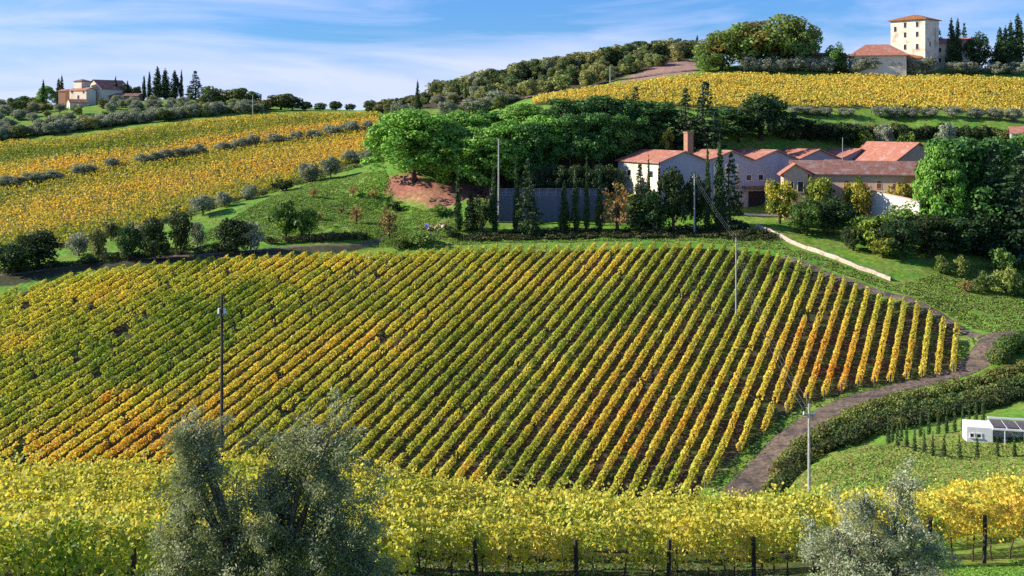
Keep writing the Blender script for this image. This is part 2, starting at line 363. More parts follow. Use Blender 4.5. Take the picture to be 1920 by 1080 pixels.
M_DIRT = rough_mat('bare_red_earth', (.30, .14, .085), (.52, .27, .18), 1.3, .95, .9, 10, (.38, .22, .15))
M_WALLST = rough_mat('pale_rubble_stone', (.40, .31, .23), (.64, .53, .42), 3.0, .95, .8, 9, (.32, .26, .20))
M_PALE = rough_mat('pale_pavement', (.62, .56, .48), (.78, .72, .64), .8, .9, .2)
M_METAL = rough_mat('grey_metal', (.22, .22, .24), (.34, .34, .37), 4, .5, .1, metallic=.3)
M_HEDGE = M_LEAF
def yrow(Yc, x): return Yc+.10*x+.026*np.maximum(0, np.asarray(x)-6.0)**2

# ------------------------------------------------------------------ ground sheet with its patches of grass, soil, earth
GRASS = (.12, .26, .03); GRASS_DRY = (.26, .25, .08); SOIL = (.075, .055, .040); GRASS_DK = (.045, .085, .022)
def build_ground():
    x = GX.ravel(); y = GY.ravel()
    n = fbm(x/9, y/9, 3); n2 = fbm(x/2.2, y/2.2, 9)
    c = np.array(GRASS)*(.75+.5*n[:, None]); dry = np.clip((n2-.5)*3+.35, 0, 1)[:, None]*.45
    c = c*(1-dry)+np.array(GRASS_DRY)*dry
    def patch(poly, colr, soft=None, mixv=1.0):
        nonlocal c
        wob = (fbm(x/3, y/3, 31)-.5)*2.0
        k = inside(x+wob, y+wob, poly)[:, None]*mixv
        c = c*(1-k)+colr*k
    soil = np.array(SOIL)*(.7+.6*n2[:, None])
    green = np.array((.055, .10, .02))*(.7+.6*n[:, None]); g = np.clip((n2-.42)*6, 0, 1)[:, None]
    patch(FIELD, soil*(1-g*.65)+green*g*.65)
    patch(LEFTV, soil*.6+green*.5); patch(RIGHTV, soil*.6+green*.5)
    fg = (y < 49) & (y > 30.5+0.12*x) & (x < 14)
    c = np.where(fg[:, None], soil*(1-g*.7)+green*g*.9, c)
    for p in DIRT: patch(p, np.array((.36, .18, .11))*(.7+.6*n2[:, None]))
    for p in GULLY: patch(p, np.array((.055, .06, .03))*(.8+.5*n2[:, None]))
    for p in SHADE: patch(p, np.array((.07, .06, .035))*(.7+.6*n2[:, None]))  # dark soil tone painted where terrace and ridge lie in shade
    for p in DRYS: patch(p, (np.array((.24, .19, .055))*(.7+.6*n2[:, None]))*(1-dry)+np.array((.10, .16, .03))*dry, mixv=.75)
    for p in PLOUGH: patch(p, np.array((.30, .19, .15))*(.75+.5*n2[:, None]))
    z = GZ.ravel().copy()
    rough = (fbm(x/1.7, y/1.7, 51)-.5)*.28 + (fbm(x/7, y/7, 71)-.5)*.5
    rough *= np.clip((y-20)/40, 0, 1)*np.clip(1-(y-600)/300, 0, 1)
    rough[inside(x, y, FIELD)] *= .15; z += rough - .06
    GZ2 = z.reshape(GZ.shape); GZ[:] = GZ2
    nr = len(YR); idx = np.arange(nr*NA).reshape(nr, NA)
    q = np.stack([idx[:-1, :-1], idx[:-1, 1:], idx[1:, 1:], idx[1:, :-1]], -1).reshape(-1)
    me = np_mesh('ground', np.c_[x, y, z], q, 4, ground_mat(), c, smooth=True)
    tag(link('ground', me), kind='structure')
FIELD_PX = [(-260, 640), (-150, 590), (20, 545), (60, 533), (120, 516), (180, 505), (250, 496), (350, 487), (450, 479), (560, 474), (625, 472), (725, 468), (860, 461), (1000, 457), (1300, 454), (1380, 460), (1444, 471), (1501, 497),
            (1565, 519), (1627, 545), (1674, 562), (1724, 573), (1770, 596), (1802, 603), (1795, 692), (1730, 702), (1667, 714), (1610, 722), (1545, 740), (1512, 748), (1472, 770), (1436, 800), (1394, 828), (1330, 908), (1290, 935),
            (700, 935), (-260, 935)]
def planept(px, py):
    Y = planeY(py)*1.0; 
    for _ in range(1): pass
    return ((px-CX)/F*Y, Y)
FIELD = np.array([planept(a, b) for a, b in FIELD_PX])
LEFTV = plan([(-250, 490), (0, 478), (100, 466), (200, 444), (350, 403), (450, 374), (550, 345), (640, 314), (708, 288), (712, 216), (600, 216), (500, 220), (400, 227), (300, 240), (200, 254), (0, 272), (-250, 300)])
RIGHTV = plan([(1000, 190), (1150, 163), (1300, 145), (1500, 148), (1700, 148), (1920, 154), (2080, 160), (2080, 236), (1920, 222), (1700, 206), (1500, 203), (1400, 206), (1200, 203), (1000, 200)], ymin=338)
DIRT = [plan([(728, 330), (770, 322), (800, 335), (870, 345), (930, 350), (930, 378), (860, 386), (760, 378), (722, 362)], ymin=280),
        plan([(985, 301), (1150, 282), (1290, 268), (1290, 260), (1050, 275), (985, 290)], ymin=300)]
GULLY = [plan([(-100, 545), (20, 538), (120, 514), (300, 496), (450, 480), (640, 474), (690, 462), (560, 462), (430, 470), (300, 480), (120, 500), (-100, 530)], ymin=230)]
DRYS = [plan([(1490, 925), (1490, 895), (1560, 858), (1640, 838), (1700, 850), (1700, 925)], ymin=80, ymax=150), plan([(1760, 850), (1800, 820), (1830, 840), (1820, 855)], ymin=80)]
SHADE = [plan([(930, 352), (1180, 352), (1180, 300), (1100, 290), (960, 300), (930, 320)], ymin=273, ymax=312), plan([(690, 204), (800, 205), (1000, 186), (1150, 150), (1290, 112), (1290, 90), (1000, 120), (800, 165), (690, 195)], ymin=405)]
PLOUGH = [plan([(1130, 164), (1180, 142), (1230, 124), (1305, 112), (1305, 136), (1200, 150), (1100, 170)], ymin=380)]
build_ground()

# road sheets draped on the ground
def ribbon(name, pxs, width, mat, lift=.10, ymin=9, kind='structure', **kw):
    """pxs: list of (px,py[,halfwidth])"""
    p = np.array([hit(a[0], a[1], ymin=ymin)[:2] for a in pxs]); w = np.array([a[2] if len(a) > 2 else width for a in pxs], float)
    s = np.r_[0, np.cumsum(np.linalg.norm(np.diff(p, axis=0), axis=1))]; n = max(8, int(s[-1]/1.2)); t = np.linspace(0, s[-1], n)
    x = np.interp(t, s, p[:, 0]); y = np.interp(t, s, p[:, 1]); ww = np.interp(t, s, w)
    for _ in range(6): x[1:-1] = (x[:-2]+x[2:]+2*x[1:-1])/4; y[1:-1] = (y[:-2]+y[2:]+2*y[1:-1])/4
    dx = np.gradient(x); dy = np.gradient(y); l = np.hypot(dx, dy); nx, ny = -dy/l, dx/l
    K = 7; off = np.linspace(-1, 1, K); jit = 1+.22*(fbm(t/3, t*0, 5)-.5)
    X = x[:, None]+nx[:, None]*off*(ww*jit)[:, None]; Yv = y[:, None]+ny[:, None]*off*(ww*jit)[:, None]
    Z = Hq(X, Yv)+lift+np.where(np.abs(off) > .9, -.12, 0)
    idx = np.arange(n*K).reshape(n, K); q = np.stack([idx[:-1, :-1], idx[:-1, 1:], idx[1:, 1:], idx[1:, :-1]], -1).reshape(-1)
    o = link(name, np_mesh(name, np.c_[X.ravel(), Yv.ravel(), Z.ravel()], q, 4, mat, smooth=True)); tag(o, kind=kind); return o, x, y
_, rx, ry = ribbon('gravel_road', [(1375, 945, 3.0), (1400, 915, 3.0), (1440, 868, 2.8), (1480, 820, 2.5), (1530, 784, 2.2), (1600, 752, 1.9), (1700, 724, 1.8), (1790, 700, 2.1), (1840, 675, 2.8), (1850, 650, 2.6), (1870, 636, 2.8), (1960, 628, 2.6), (2060, 622, 2.6)], 3, M_ROAD, .16, ymin=155)
ribbon('headland_track', [(1470, 482), (1530, 505), (1600, 530), (1680, 556), (1760, 588), (1840, 632)], 1.1, M_ROAD, .13, ymin=200)
ribbon('farm_track', [(-60, 522), (40, 512), (150, 497), (240, 487), (330, 480), (430, 474), (520, 466), (600, 460), (650, 462), (690, 456), (720, 447)], .7, M_ROAD, .12, ymin=230)
ribbon('ridge_road', [(985, 185), (1060, 172), (1150, 152), (1230, 141), (1310, 132)], 1.6, M_ROAD, .5, ymin=380)
ribbon('winery_yard_path', [(1395, 402), (1440, 404), (1480, 402)], 1.3, M_PALE, .2, ymin=270)

# ------------------------------------------------------------------ vines
PAL = np.array([(.18, .32, .04), (.52, .57, .10), (.84, .72, .13), (.82, .46, .08), (.66, .20, .04)])   # green, lime, yellow, orange, rust
def pal(t):
    t = np.clip(t, 0, 3.999); i = t.astype(int); f = (t-i)[:, None]; return PAL[i]*(1-f)+PAL[i+1]*f
def blob_sum(x, y, blobs):
    s = np.zeros(len(x))
    for (cx, cy, r, a) in blobs: s += a*np.exp(-(((x-cx)**2+(y-cy)**2)/r**2))
    return s
def fblob(px, py, r, a): q = planept(px, py); return (q[0], q[1], r, a)
FB = [fblob(*a) for a in ((520, 690, 9, .9), (640, 655, 9, 1.1), (740, 635, 8, 1.0), (400, 740, 9, .8), (1000, 520, 9, 1.0), (1120, 505, 9, 1.0), (950, 545, 7, .6), (1150, 720, 14, 1.2), (1250, 640, 12, .5), (1050, 800, 9, .8),
      (880, 870, 4, 1.4), (1200, 830, 9, .7), (200, 840, 13, 1.3), (60, 830, 8, 1.0), (320, 800, 10, .9), (150, 560, 12, .8), (240, 545, 10, .7), (500, 495, 10, .8), (620, 490, 8, .9), (20, 640, 5, 1.3), (205, 745, 2.0, 2.4),
      (1500, 620, 16, .6), (1600, 640, 18, .6), (1700, 650, 18, .7), (1420, 700, 18, .6), (1330, 800, 14, .9), (1550, 700, 10, .7), (1640, 700, 8, .5),
      (120, 650, 24, -.7), (350, 620, 20, -.6), (820, 620, 13, -.35), (1250, 540, 20, -.5), (1050, 620, 12, -.5), (1430, 500, 12, -.5), (450, 570, 14, -.5), (1000, 880, 8, -.6), (800, 680, 12, -.3), (850, 490, 14, -.2))]
ORD1 = ['', 'first', 'second', 'third', 'fourth', 'fifth', 'sixth', 'seventh', 'eighth', 'ninth', 'tenth', 'eleventh', 'twelfth', 'thirteenth', 'fourteenth', 'fifteenth', 'sixteenth', 'seventeenth', 'eighteenth', 'nineteenth']
TENS = ['', '', 'twent', 'thirt', 'fort', 'fift', 'sixt', 'sevent', 'eight', 'ninet']
def ordinal(n):
    if n < 20: return ORD1[n]
    t, u = divmod(n, 10); return TENS[t]+'ieth' if u == 0 else TENS[t]+'y-'+ORD1[u]
post_mb = MB().box(-.05, .05, -.05, .05, -.3, 1.9); POST_ME = post_mb.mesh('post', M_WOOD)
def row_foliage(x, y, ux, uy, z, tone, half_w, z0, z1, lsize, jit=.5):
    """leaves for points (x,y,z) on a row; ux,uy is the across-row unit vector"""
    n = len(x); th = rng.uniform(-.35*math.pi, 1.35*math.pi, n)   # around the cross-section, mostly sides and top
    rr = 1-.38*rng.random(n)**2
    a = np.cos(th)*half_w*rr; h = (z0+z1)/2+np.sin(th)*(z1-z0)/2*rr
    bump = .75+.5*fbm(x*1.1, y*1.1, 77, 2); vp = vnoise(x*.95, y*.95, 40); a = a*bump*(.8+.4*vp); h = z0+(h-z0)*(.62+.42*fbm(x*.9+9, y*.9, 12, 2)+.20*vp)
    C = np.c_[x+ux*a, y+uy*a, z+h]
    Nn = np.c_[ux*np.cos(th), uy*np.cos(th), np.sin(th)*.8+.2]+rng.normal(size=(n, 3))*jit
    col = pal(tone+rng.normal(size=n)*.33)*(rng.uniform(.75, 1.2, n)[:, None])
    return C, Nn, np.full(n, lsize)*rng.uniform(.7, 1.3, n), col
ACR = (.913, -.408)                        # across-row direction in the striped field
n_row = 0
tr_v = []
for k in range(0, 96):
    Xk = -9.0-2.74*k
    ys = np.arange(150, 262, .4); xs = Xk+.447*ys
    m = inside(xs, ys, FIELD)
    if m.sum() < 8: continue
    ys = ys[m]; y0, y1 = ys.min(), ys.max(); length = (y1-y0)*1.095
    if length < 4: continue
    n = int(length*62); y = rng.uniform(y0, y1, n)
    y = y0+ (y-y0)
    gap = fbm(y*.8+k*13.7, y*0+k*3.1, 5, 2); keep = gap > .25; y = y[keep]; n = len(y)
    x = Xk+.447*y; z = Hq(x, y)
    tone = 1.15+.62*blob_sum(x, y, FB)+(fbm(x/7, y/7, 21)-.5)*1.3+(fbm(x/1.3, y/1.3, 44, 2)-.5)*1.2+(.1 if k < 14 else 0)
    C, Nn, S, col = row_foliage(x, y, ACR[0], ACR[1], z, tone, .48, .33, 1.75, .17)
    root = empty('vine_row', (Xk+.447*y0, y0, float(Hq(Xk+.447*y0, y0)[0])))
    off = np.array(root.location); me = leaves('foliage', C-off, Nn, S, col, M_VINE); link('foliage', me, root)
    n_row += 1
    mt = float(np.median(tone)); cn = 'green' if mt < .95 else 'yellow-green' if mt < 1.45 else 'golden yellow' if mt < 2.1 else 'orange'
    tag(root, f'long {cn} vine row, {ordinal(n_row)} counted leftward from the right end of the striped field', 'vine row', 'parallel vine rows striping the middle field')
    for yy in (y0, y1):
        xx = Xk+.447*yy; p = link('post', POST_ME, root); p.location = (xx-off[0], yy-off[1], float(Hq(xx, yy)[0])-off[2]+.05)
        p.rotation_euler = (0, 0, .4)
    tn = np.arange(y0+.4, y1, 1.0); mb = MB() ; V = []; Fq = []
    q = []
    for j, yy in enumerate(tn):
        xx = Xk+.447*yy; zz = float(Hq(xx, yy)[0]); b = len(V); s = .035
        V += [(xx-s-off[0], yy-off[1], zz-.2-off[2]), (xx+s-off[0], yy-off[1], zz-.2-off[2]), (xx+s*.8-off[0]+.03, yy-off[1], zz+.8-off[2]), (xx-s*.8-off[0]+.03, yy-off[1], zz+.8-off[2]),
              (xx-off[0], yy-s-off[1], zz-.2-off[2]), (xx-off[0], yy+s-off[1], zz-.2-off[2]), (xx-off[0]+.03, yy+s-off[1], zz+.8-off[2]), (xx-off[0]+.03, yy-s-off[1], zz+.8-off[2])]
        Fq += [b, b+1, b+2, b+3, b+4, b+5, b+6, b+7]
    t_ = link('vine_trunks', np_mesh('vine_trunks', np.array(V), Fq, 4, M_BARK), root); t_['kind'] = 'stuff'

# foreground rows, running across the picture
LEAF5 = None
FGB = [(-13, 30, 3, .4), (-9, 34, 4, -.3), (0.5, 30.5, 1.6, .9), (6, 33, 3, .0), (15.5, 41, 5, .45), (17, 36, 4, .3), (-12, 26.5, 4, -.6), (-10, 44, 12, .35), (3, 44, 10, .3), (9, 40, 3, -.2)]
TRUNK_V = MB().tube([(0, 0, -.2), (.03, .02, .3), (-.02, 0, .65), (.02, .02, .95)], [.035, .028, .024, .016], 5)
TRUNK_ME = TRUNK_V.mesh('vine_trunk', M_BARK)
FPOST_ME = MB().tube([(0, 0, -.4), (.01, 0, .8), (0, .01, 1.5)], [.07, .066, .062], 8).mesh('post', M_DARKWOOD)
rows_fg = [(24.6, -24, -5.0), (27.0, -24, -3.2), (29.3, -24, -2.6)] + [(31.6+2.35*j, -32, 30) for j in range(7)]
for j, (Yc, xa, xb) in enumerate(rows_fg):
    front = Yc in (24.6, 31.6)
    xr = min(xb, .62*Yc+4); xl = max(xa, -.62*Yc-3)
    length = xr-xl; dens = 700 if Yc < 34 else 480
    n = int(length*dens); x = rng.uniform(xl, xr, n)
    y = yrow(Yc, x); z = Hq(x, y)
    # big gaps in the orange block's left end
    tone = 1.02+blob_sum(x, y, FGB)+(fbm(x/2.2, y/2.2, 91)-.5)*1.4+(fbm(x/.5, y/.5, 94, 2)-.5)*1.5
    tone = np.where(x > 13.2, tone*.6+1.12, tone)
    z0 = .55+.35*fbm(x/1.4, x*0+j, 8, 2) if True else .6
    top = 2.12+.25*(fbm(x/1.6, x*0+j*3, 18, 2)-.5)
    C, Nn, S, col = row_foliage(x, y, .1, -.995, z, tone, .58, .62, 2.02, .054 if Yc < 34 else .066, .85)
    hole = fbm(C[:, 0]/.42, (C[:, 2]-z)/.36+j*7, 63, 2) < .36
    drop = (rng.random(n) < np.clip((1.15-(C[:, 2]-z))*1.7, 0, .93)) | (hole & (rng.random(n) < .85)); C, Nn, S, col = C[~drop], Nn[~drop], S[~drop], col[~drop]
    # shoots sticking out above
    ns = int(length*60); xs_ = rng.uniform(xl, xr, ns); ysx = yrow(Yc, xs_)+rng.normal(size=ns)*.2
    Cs = np.c_[xs_, ysx, Hq(xs_, ysx)+1.72+rng.random(ns)**2*.58*(.3+1.4*fbm(xs_/.7, xs_*0, j, 2))]
    C = np.r_[C, Cs]; Nn = np.r_[Nn, rng.normal(size=(ns, 3))+[0, -.4, .5]]; S = np.r_[S, np.full(ns, .055)]
    col = np.r_[col, pal(1.55+rng.normal(size=ns)*.4)]
    x0 = xl; y0 = float(yrow(Yc, x0)); off = np.array((x0, y0, float(Hq(x0, y0)[0])))
    root = empty('vine_row', off); link('foliage', leaves('foliage', C-off, Nn, S, col, M_VINE), root)
    desc = {0: 'nearest leafy yellow-green vine row at the lower left, left of the big olive tree', 1: 'yellow vine row just behind the nearest one at the lower left', 2: 'third yellow vine row back at the lower left beside the big olive tree',
            3: 'nearest full-width vine row with dark posts and bare lower trunks along the bottom'}.get(j, f'bright yellow foreground vine row, {ordinal(j-2)} back from the row with the dark posts')
    tag(root, desc, 'vine row', 'bright vine rows across the foreground')
    if j in (0, 3, 4):
        for xx in np.arange(xl+.4, xr, .82 if j != 4 else 1.6):
            if j == 4 and xx > 12: break
            yy = float(yrow(Yc, xx)); t_ = link('vine_trunk', TRUNK_ME, root); t_.location = (xx-off[0], yy-off[1], float(Hq(xx, yy)[0])-off[2]); t_.rotation_euler = (random.uniform(-.12, .12), random.uniform(-.12, .12), random.uniform(0, 6)); t_.scale = (1, 1, random.uniform(.9, 1.2))
    if j == 3: ppx = [700+0*i for i in ()]+[(-.031+0*i) for i in ()]
    if j == 3:
        for px in (130, 520, 708, 895, 1080, 1252, 1413, 1575, 1740, 1845, 1990):
            # solve Y on the row: Y = Yc+.1*x, x=(px-CX)/F*Y
            u = (px-CX)/F; yy = Yc
            for _ in range(12): yy = float(yrow(Yc, u*yy))-.5
            xx = u*yy
            p = link('post', FPOST_ME, root); p.location = (xx-off[0], yy-off[1], float(Hq(xx, yy)[0])-off[2]); p.rotation_euler = (random.uniform(-.05, .05), random.uniform(-.09, .04), 0)
            if px == 1845: p['label'] = 'grey weathered post with a pale middle'
    elif j == 0:
        for xx in (-14.6, -11.2, -8.1):
            yy = float(yrow(Yc, xx))-.3; p = link('post', FPOST_ME, root); p.location = (xx-off[0], yy-off[1], float(Hq(xx, yy)[0])-off[2])

# distant vineyards, where single rows cannot be told apart
def far_vineyard(name, poly, direction, spacing, dens, size, tonef, label=None, h=(.5, 1.9), tint=(.98, .86, .85)):
    d = np.array(direction, float); d /= np.linalg.norm(d); ac = np.array((d[1], -d[0]))
    c = poly.mean(0); ext = np.abs(poly-c).max()*1.6; Cx = []
    X = []; Yv = []
    for s in np.arange(-ext, ext, spacing):
        n = int(2*ext*dens); t = rng.uniform(-ext, ext, n); x = c[0]+d[0]*t+ac[0]*s; y = c[1]+d[1]*t+ac[1]*s
        m = inside(x, y, poly); X.append(x[m]); Yv.append(y[m])
    x = np.concatenate(X); y = np.concatenate(Yv); k = (np.abs((x/y)) < .56) & (fbm(x/3.1, y/3.1, 62, 2) > .2); x = x[k]; y = y[k]
    C, Nn, S, col = row_foliage(x, y, ac[0], ac[1], Hq(x, y), tonef(x, y), .5, h[0], h[1], size, .6); col = col*np.array(tint)
    o = link(name, leaves(name, C, Nn, S, col, M_VINE)); tag(o, label, 'vineyard', kind='stuff'); return o
def lv_unused(): pass
def lv_tone(x, y):
    # bands running along the slope: greenish top, orange band, yellow-green, orange, green foot
    px = CX+F*x/y; py = HY-F*Hq(x, y)/y
    mid = np.interp(px, [-200, 0, 300, 450, 700], [385, 345, 300, 276, 236]); top = np.interp(px, [-200, 0, 200, 400, 600, 720], [290, 269, 251, 223, 213, 213])
    bot = np.interp(px, [-200, 0, 100, 200, 350, 450, 550, 650, 710], [480, 470, 457, 432, 392, 367, 342, 312, 290])
    t = np.where(py < mid, (py-top)/(mid-top), 1+(py-mid)/(bot-mid))
    base = np.interp(t, [0, .15, .45, .7, .85, 1.0, 1.2, 1.5, 1.75, 2.0], [1.8, 1.3, .45, 1.9, 2.35, 1.75, 1.15, 2.0, 1.75, .8])
    base = base+np.interp(px, [0, 300, 600], [-.1, 0, .3])
    return base-.34+(fbm(x/14, y/14, 5)-.5)*1.1+(fbm(x/1.4, y/1.4, 6, 2)-.5)*1.6
def split_poly(top, bot): return np.array(top+bot[::-1])
far_vineyard('left_hill_vineyard', LEFTV, (.93, .36), 2.5, 12, .25, lv_tone, 'wide orange and yellow vineyard covering the hillside on the left')
far_vineyard('right_hill_vineyard', RIGHTV, (.90, -.43), 2.4, 15, .26, lambda x, y: 1.68+(fbm(x/9, y/9, 15)-.5)*.9+(fbm(x/1.4, y/1.4, 16, 2)-.5)*1.3, 'golden yellow vineyard spread below the stone tower on the hill')

# ------------------------------------------------------------------ trees
def shell(c, r, n, jit=.6, inner=.35, upbias=0.0):
    d = unit(rng.normal(size=(n, 3))); d[:, 2] += upbias; d = unit(d)
    rr = 1-inner*rng.random(n)**1.5
    return np.asarray(c)+d*np.asarray(r)*rr[:, None], d+rng.normal(size=(n, 3))*jit
def make_crown(clumps, dens, size, colr, cvar=.18, jit=.6, upbias=.0, alt=None, altp=.0):
    Cs, Ns, cc = [], [], []
    for (c, r) in clumps:
        r = np.broadcast_to(np.asarray(r, float), (3,)); area = 4*math.pi*((r[0]*r[1]+r[0]*r[2]+r[1]*r[2])/3)
        n = max(6, int(area*dens)); C, Nn = shell(c, r, n, jit, upbias=upbias); Cs.append(C); Ns.append(Nn)
        base = np.array(colr)*random.uniform(1-cvar, 1+cvar)
        if alt is not None and random.random() < altp: base = np.array(alt)*random.uniform(.85, 1.15)
        cc.append(base*rng.uniform(.7, 1.3, n)[:, None])
    C = np.concatenate(Cs); return C, np.concatenate(Ns), np.full(len(C), size)*rng.uniform(.7, 1.35, len(C)), np.concatenate(cc)
def trunk_mesh(h, r, limbs, mat=None, lean=0.0):
    mb = MB(); p = [(0, 0, -.5)]; x = y = 0
    for i in range(1, 6):
        x += random.uniform(-1, 1)*h*.02+lean*h*.2; y += random.uniform(-1, 1)*h*.02; p.append((x, y, h*i/5))
    mb.tube(p, [r*1.35, r, r*.9, r*.8, r*.62, r*.35], 8)
    for (t, end, rr) in limbs:
        i = min(4, int(t*5)); f = t*5-i; a = np.array(p[i])*(1-f)+np.array(p[i+1])*f if i < 5 else np.array(p[5]); e = np.array(end)
        m = (a+e)/2+np.array((random.uniform(-.1, .1), random.uniform(-.1, .1), random.uniform(-.02, .12)))*np.linalg.norm(e-a)
        mb.tube([a, m, e], [rr, rr*.65, rr*.25], 6)
    return mb.mesh('trunk', mat or M_BARK, True)
PROTO = {}
def proto(kind, crown, trunk, h, w, mat): PROTO.setdefault(kind, []).append(dict(c=leaves('crown', *crown, mat), t=trunk, h=h, w=w))
def rnd_in(r): 
    d = np.random.default_rng(random.randrange(10**9)).normal(size=3); d /= np.linalg.norm(d); return d*r*random.random()**.4
def p_cypress(h, w, col, seed):
    cl = []; n = int(h*2.6)
    for i in range(n):
        t = (i+.5)/n; z = h*(.04+.93*t); prof = (min(1, (t+.12)*4.5)*(1-t)**.55*1.12); r = w/2*prof
        for j in range(2):
            a = random.uniform(0, 6.28); o = r*.45
            cl.append(((math.cos(a)*o, math.sin(a)*o, z+random.uniform(-.3, .3)), (max(.15, r*.82), max(.15, r*.82), h/n*2.2)))
    crown = make_crown(cl, 5.0, .17, col, .2, .55, .1)
    proto('cypress', crown, trunk_mesh(h*.6, w*.07, []), h, w, M_PINE)
for s in range(3): p_cypress(14, 2.6, (.042, .085, .026), s)
def p_young(h, w, col):
    cl = []
    for i in range(26):
        t = (i+.5)/26; r = w/2*min(1, (t+.15)*4)*(1-t)**.6; cl.append(((random.uniform(-.2, .2)*r, random.uniform(-.2, .2)*r, h*(.03+.95*t)), (max(.05, r), max(.05, r), h/26*1.7)))
    proto('young_cypress', make_crown(cl, 34, .07, col, .2, .55, .1), trunk_mesh(h*.6, w*.06, []), h, w, M_PINE)
for s in range(2): p_young(4.2, .62, (.07, .12, .04))
def p_stone(h, w, col):
    cl = []; limbs = []
    for i in range(110):
        a = random.uniform(0, 6.28); q = math.sqrt(random.random()); rr = q*w/2*.88
        z = h*(.40+.54*math.sqrt(max(0, 1-q*q)))+random.uniform(-1.4, .3)
        s = random.uniform(.85, 1.4)*w/14
        cl.append(((math.cos(a)*rr, math.sin(a)*rr, z), (s*1.35, s*1.35, s*.75)))
        if i % 6 == 0: limbs.append((random.uniform(.5, .8), (math.cos(a)*rr*.9, math.sin(a)*rr*.9, z-.3), .13))
    for i in range(40):
        a = i/40*6.28; rr = w/2*random.uniform(.75, .95); cl.append(((math.cos(a)*rr, math.sin(a)*rr, h*random.uniform(.18, .56)), (1.5*w/14, 1.4*w/14, 1.1)))
    crown = make_crown(cl, 4.6, .20, col, .25, .5, .35)
    proto('stone_pine', crown, trunk_mesh(h*.7, .32, limbs), h, w, M_PINE)
for s in range(3): p_stone(16, 14, (.19, .38, .055))
def p_dpine(h, w, col, kind):
    cl = []; limbs = []
    for i in range(85):
        t = random.random(); a = random.uniform(0, 6.28); z = h*(.24+.72*t); rr = w/2*(.95-.55*t**1.6)*random.uniform(.35, 1)
        s = random.uniform(.7, 1.15)*w/9; cl.append(((math.cos(a)*rr, math.sin(a)*rr, z), (s*1.2, s*1.2, s*.75)))
        if i % 7 == 0: limbs.append((max(.3, min(.95, z/h*.95)), (math.cos(a)*rr, math.sin(a)*rr, z), .09))
    proto(kind, make_crown(cl, 5.0, .20, col, .25, .6, .25), trunk_mesh(h*.9, .26, limbs), h, w, M_PINE)
for s in range(2): p_dpine(15, 9, (.065, .16, .045), 'pine')
for s in range(2): p_dpine(15, 13, (.075, .19, .04), 'dome_pine')
def p_fir(h, w, col):
    cl = []; limbs = []
    for i in range(int(h*17)):
        t = random.random()**1.25; z = h*(.06+.92*t); R0 = w/2*((1-t)**.85)*random.uniform(.82, 1.12)+.12
        a = i*2.4+random.uniform(-.4, .4); q = random.uniform(.45, 1.0); e = .30+.50*(1-t)
        cl.append(((math.cos(a)*R0*q, math.sin(a)*R0*q, z-.22*R0*q), (e*w/7, e*w/7, e*.42)))
        if i % 16 == 0: limbs.append((min(.98, z/h), (math.cos(a)*R0*.8, math.sin(a)*R0*.8, z-.1), .05))
    proto('fir', make_crown(cl, 6.5, .17, col, .35, .6, .3), trunk_mesh(h*.95, .22, limbs), h, w, M_PINE)
for s in range(2): p_fir(15, 7.5, (.050, .095, .038))
def p_round(kind, h, w, col, nclump, dens, size, mat, bark=None, th=.35, alt=None, altp=0, cr=.26, limbs_n=6, cv=.25, low=.05, trunk_r=.05):
    cl = []; limbs = []
    for i in range(int(nclump*1.45)):
        a = random.uniform(0, 6.28); v = random.uniform(-1, 1); q = math.sqrt(max(0, 1-v*v)); f = random.uniform(.45, .98)
        c = (math.cos(a)*q*w/2*f*.88, math.sin(a)*q*w/2*f*.88, h*(low+(1-low)*.5)+v*h*(1-low)*.5*f*.88)
        s = random.uniform(.7, 1.2)*cr*(w+h)/2*.62
        cl.append((c, (s, s, s*.85)))
        if i % max(1, nclump//limbs_n) == 0: limbs.append((random.uniform(.5, .95), c, trunk_r*h*.45))
    proto(kind, make_crown(cl, dens, size, col, cv, .65, .12, alt, altp), trunk_mesh(h*th*1.4, trunk_r*h*.6+.05, limbs, bark), h, w, mat)
for s in range(4): p_round('olive', 5, 5.2, (.27, .30, .21), 30, 12, .13, M_OLIVE, M_OBARK, .3, cr=.26)
for s in range(2): p_round('oak', 10, 11, (.16, .26, .06), 60, 4.0, .21, M_LEAF, cr=.20, alt=(.24, .21, .05), altp=.25)
for s in range(2): p_round('broadleaf', 8, 8, (.13, .23, .05), 44, 5.5, .18, M_LEAF, cr=.21)
for s in range(2): p_round('dark_tree', 9, 8, (.045, .085, .028), 44, 4.5, .19, M_LEAF, cr=.21)
for s in range(2): p_round('yellow_tree', 7, 7, (.42, .34, .05), 44, 6.5, .17, M_LEAF, cr=.21, alt=(.14, .19, .03), altp=.35)
for s in range(2): p_round('lime_tree', 6, 6, (.30, .38, .06), 36, 6.5, .17, M_LEAF, cr=.22, alt=(.06, .12, .02), altp=.3)
for s in range(2): p_round('rust_tree', 5, 4, (.38, .24, .10), 26, 5.0, .14, M_LEAF, cr=.2, alt=(.2, .2, .06), altp=.3)
for s in range(3): p_round('wood_tree', 8, 8, (.31, .34, .12), 34, 4.2, .24, M_LEAF, cr=.23, alt=(.11, .15, .05), altp=.3)
for s in range(2): p_round('wood_green', 8, 8, (.11, .17, .06), 34, 4.2, .24, M_LEAF, cr=.23, alt=(.12, .13, .04), altp=.25)
for s in range(3): p_round('shrub', 2.6, 3.2, (.17, .25, .06), 18, 16, .11, M_LEAF, cr=.28, low=.02, th=.1)
for s in range(2): p_round('dark_shrub', 2.6, 3.2, (.035, .065, .02), 18, 16, .11, M_LEAF, cr=.28, low=.02, th=.1)
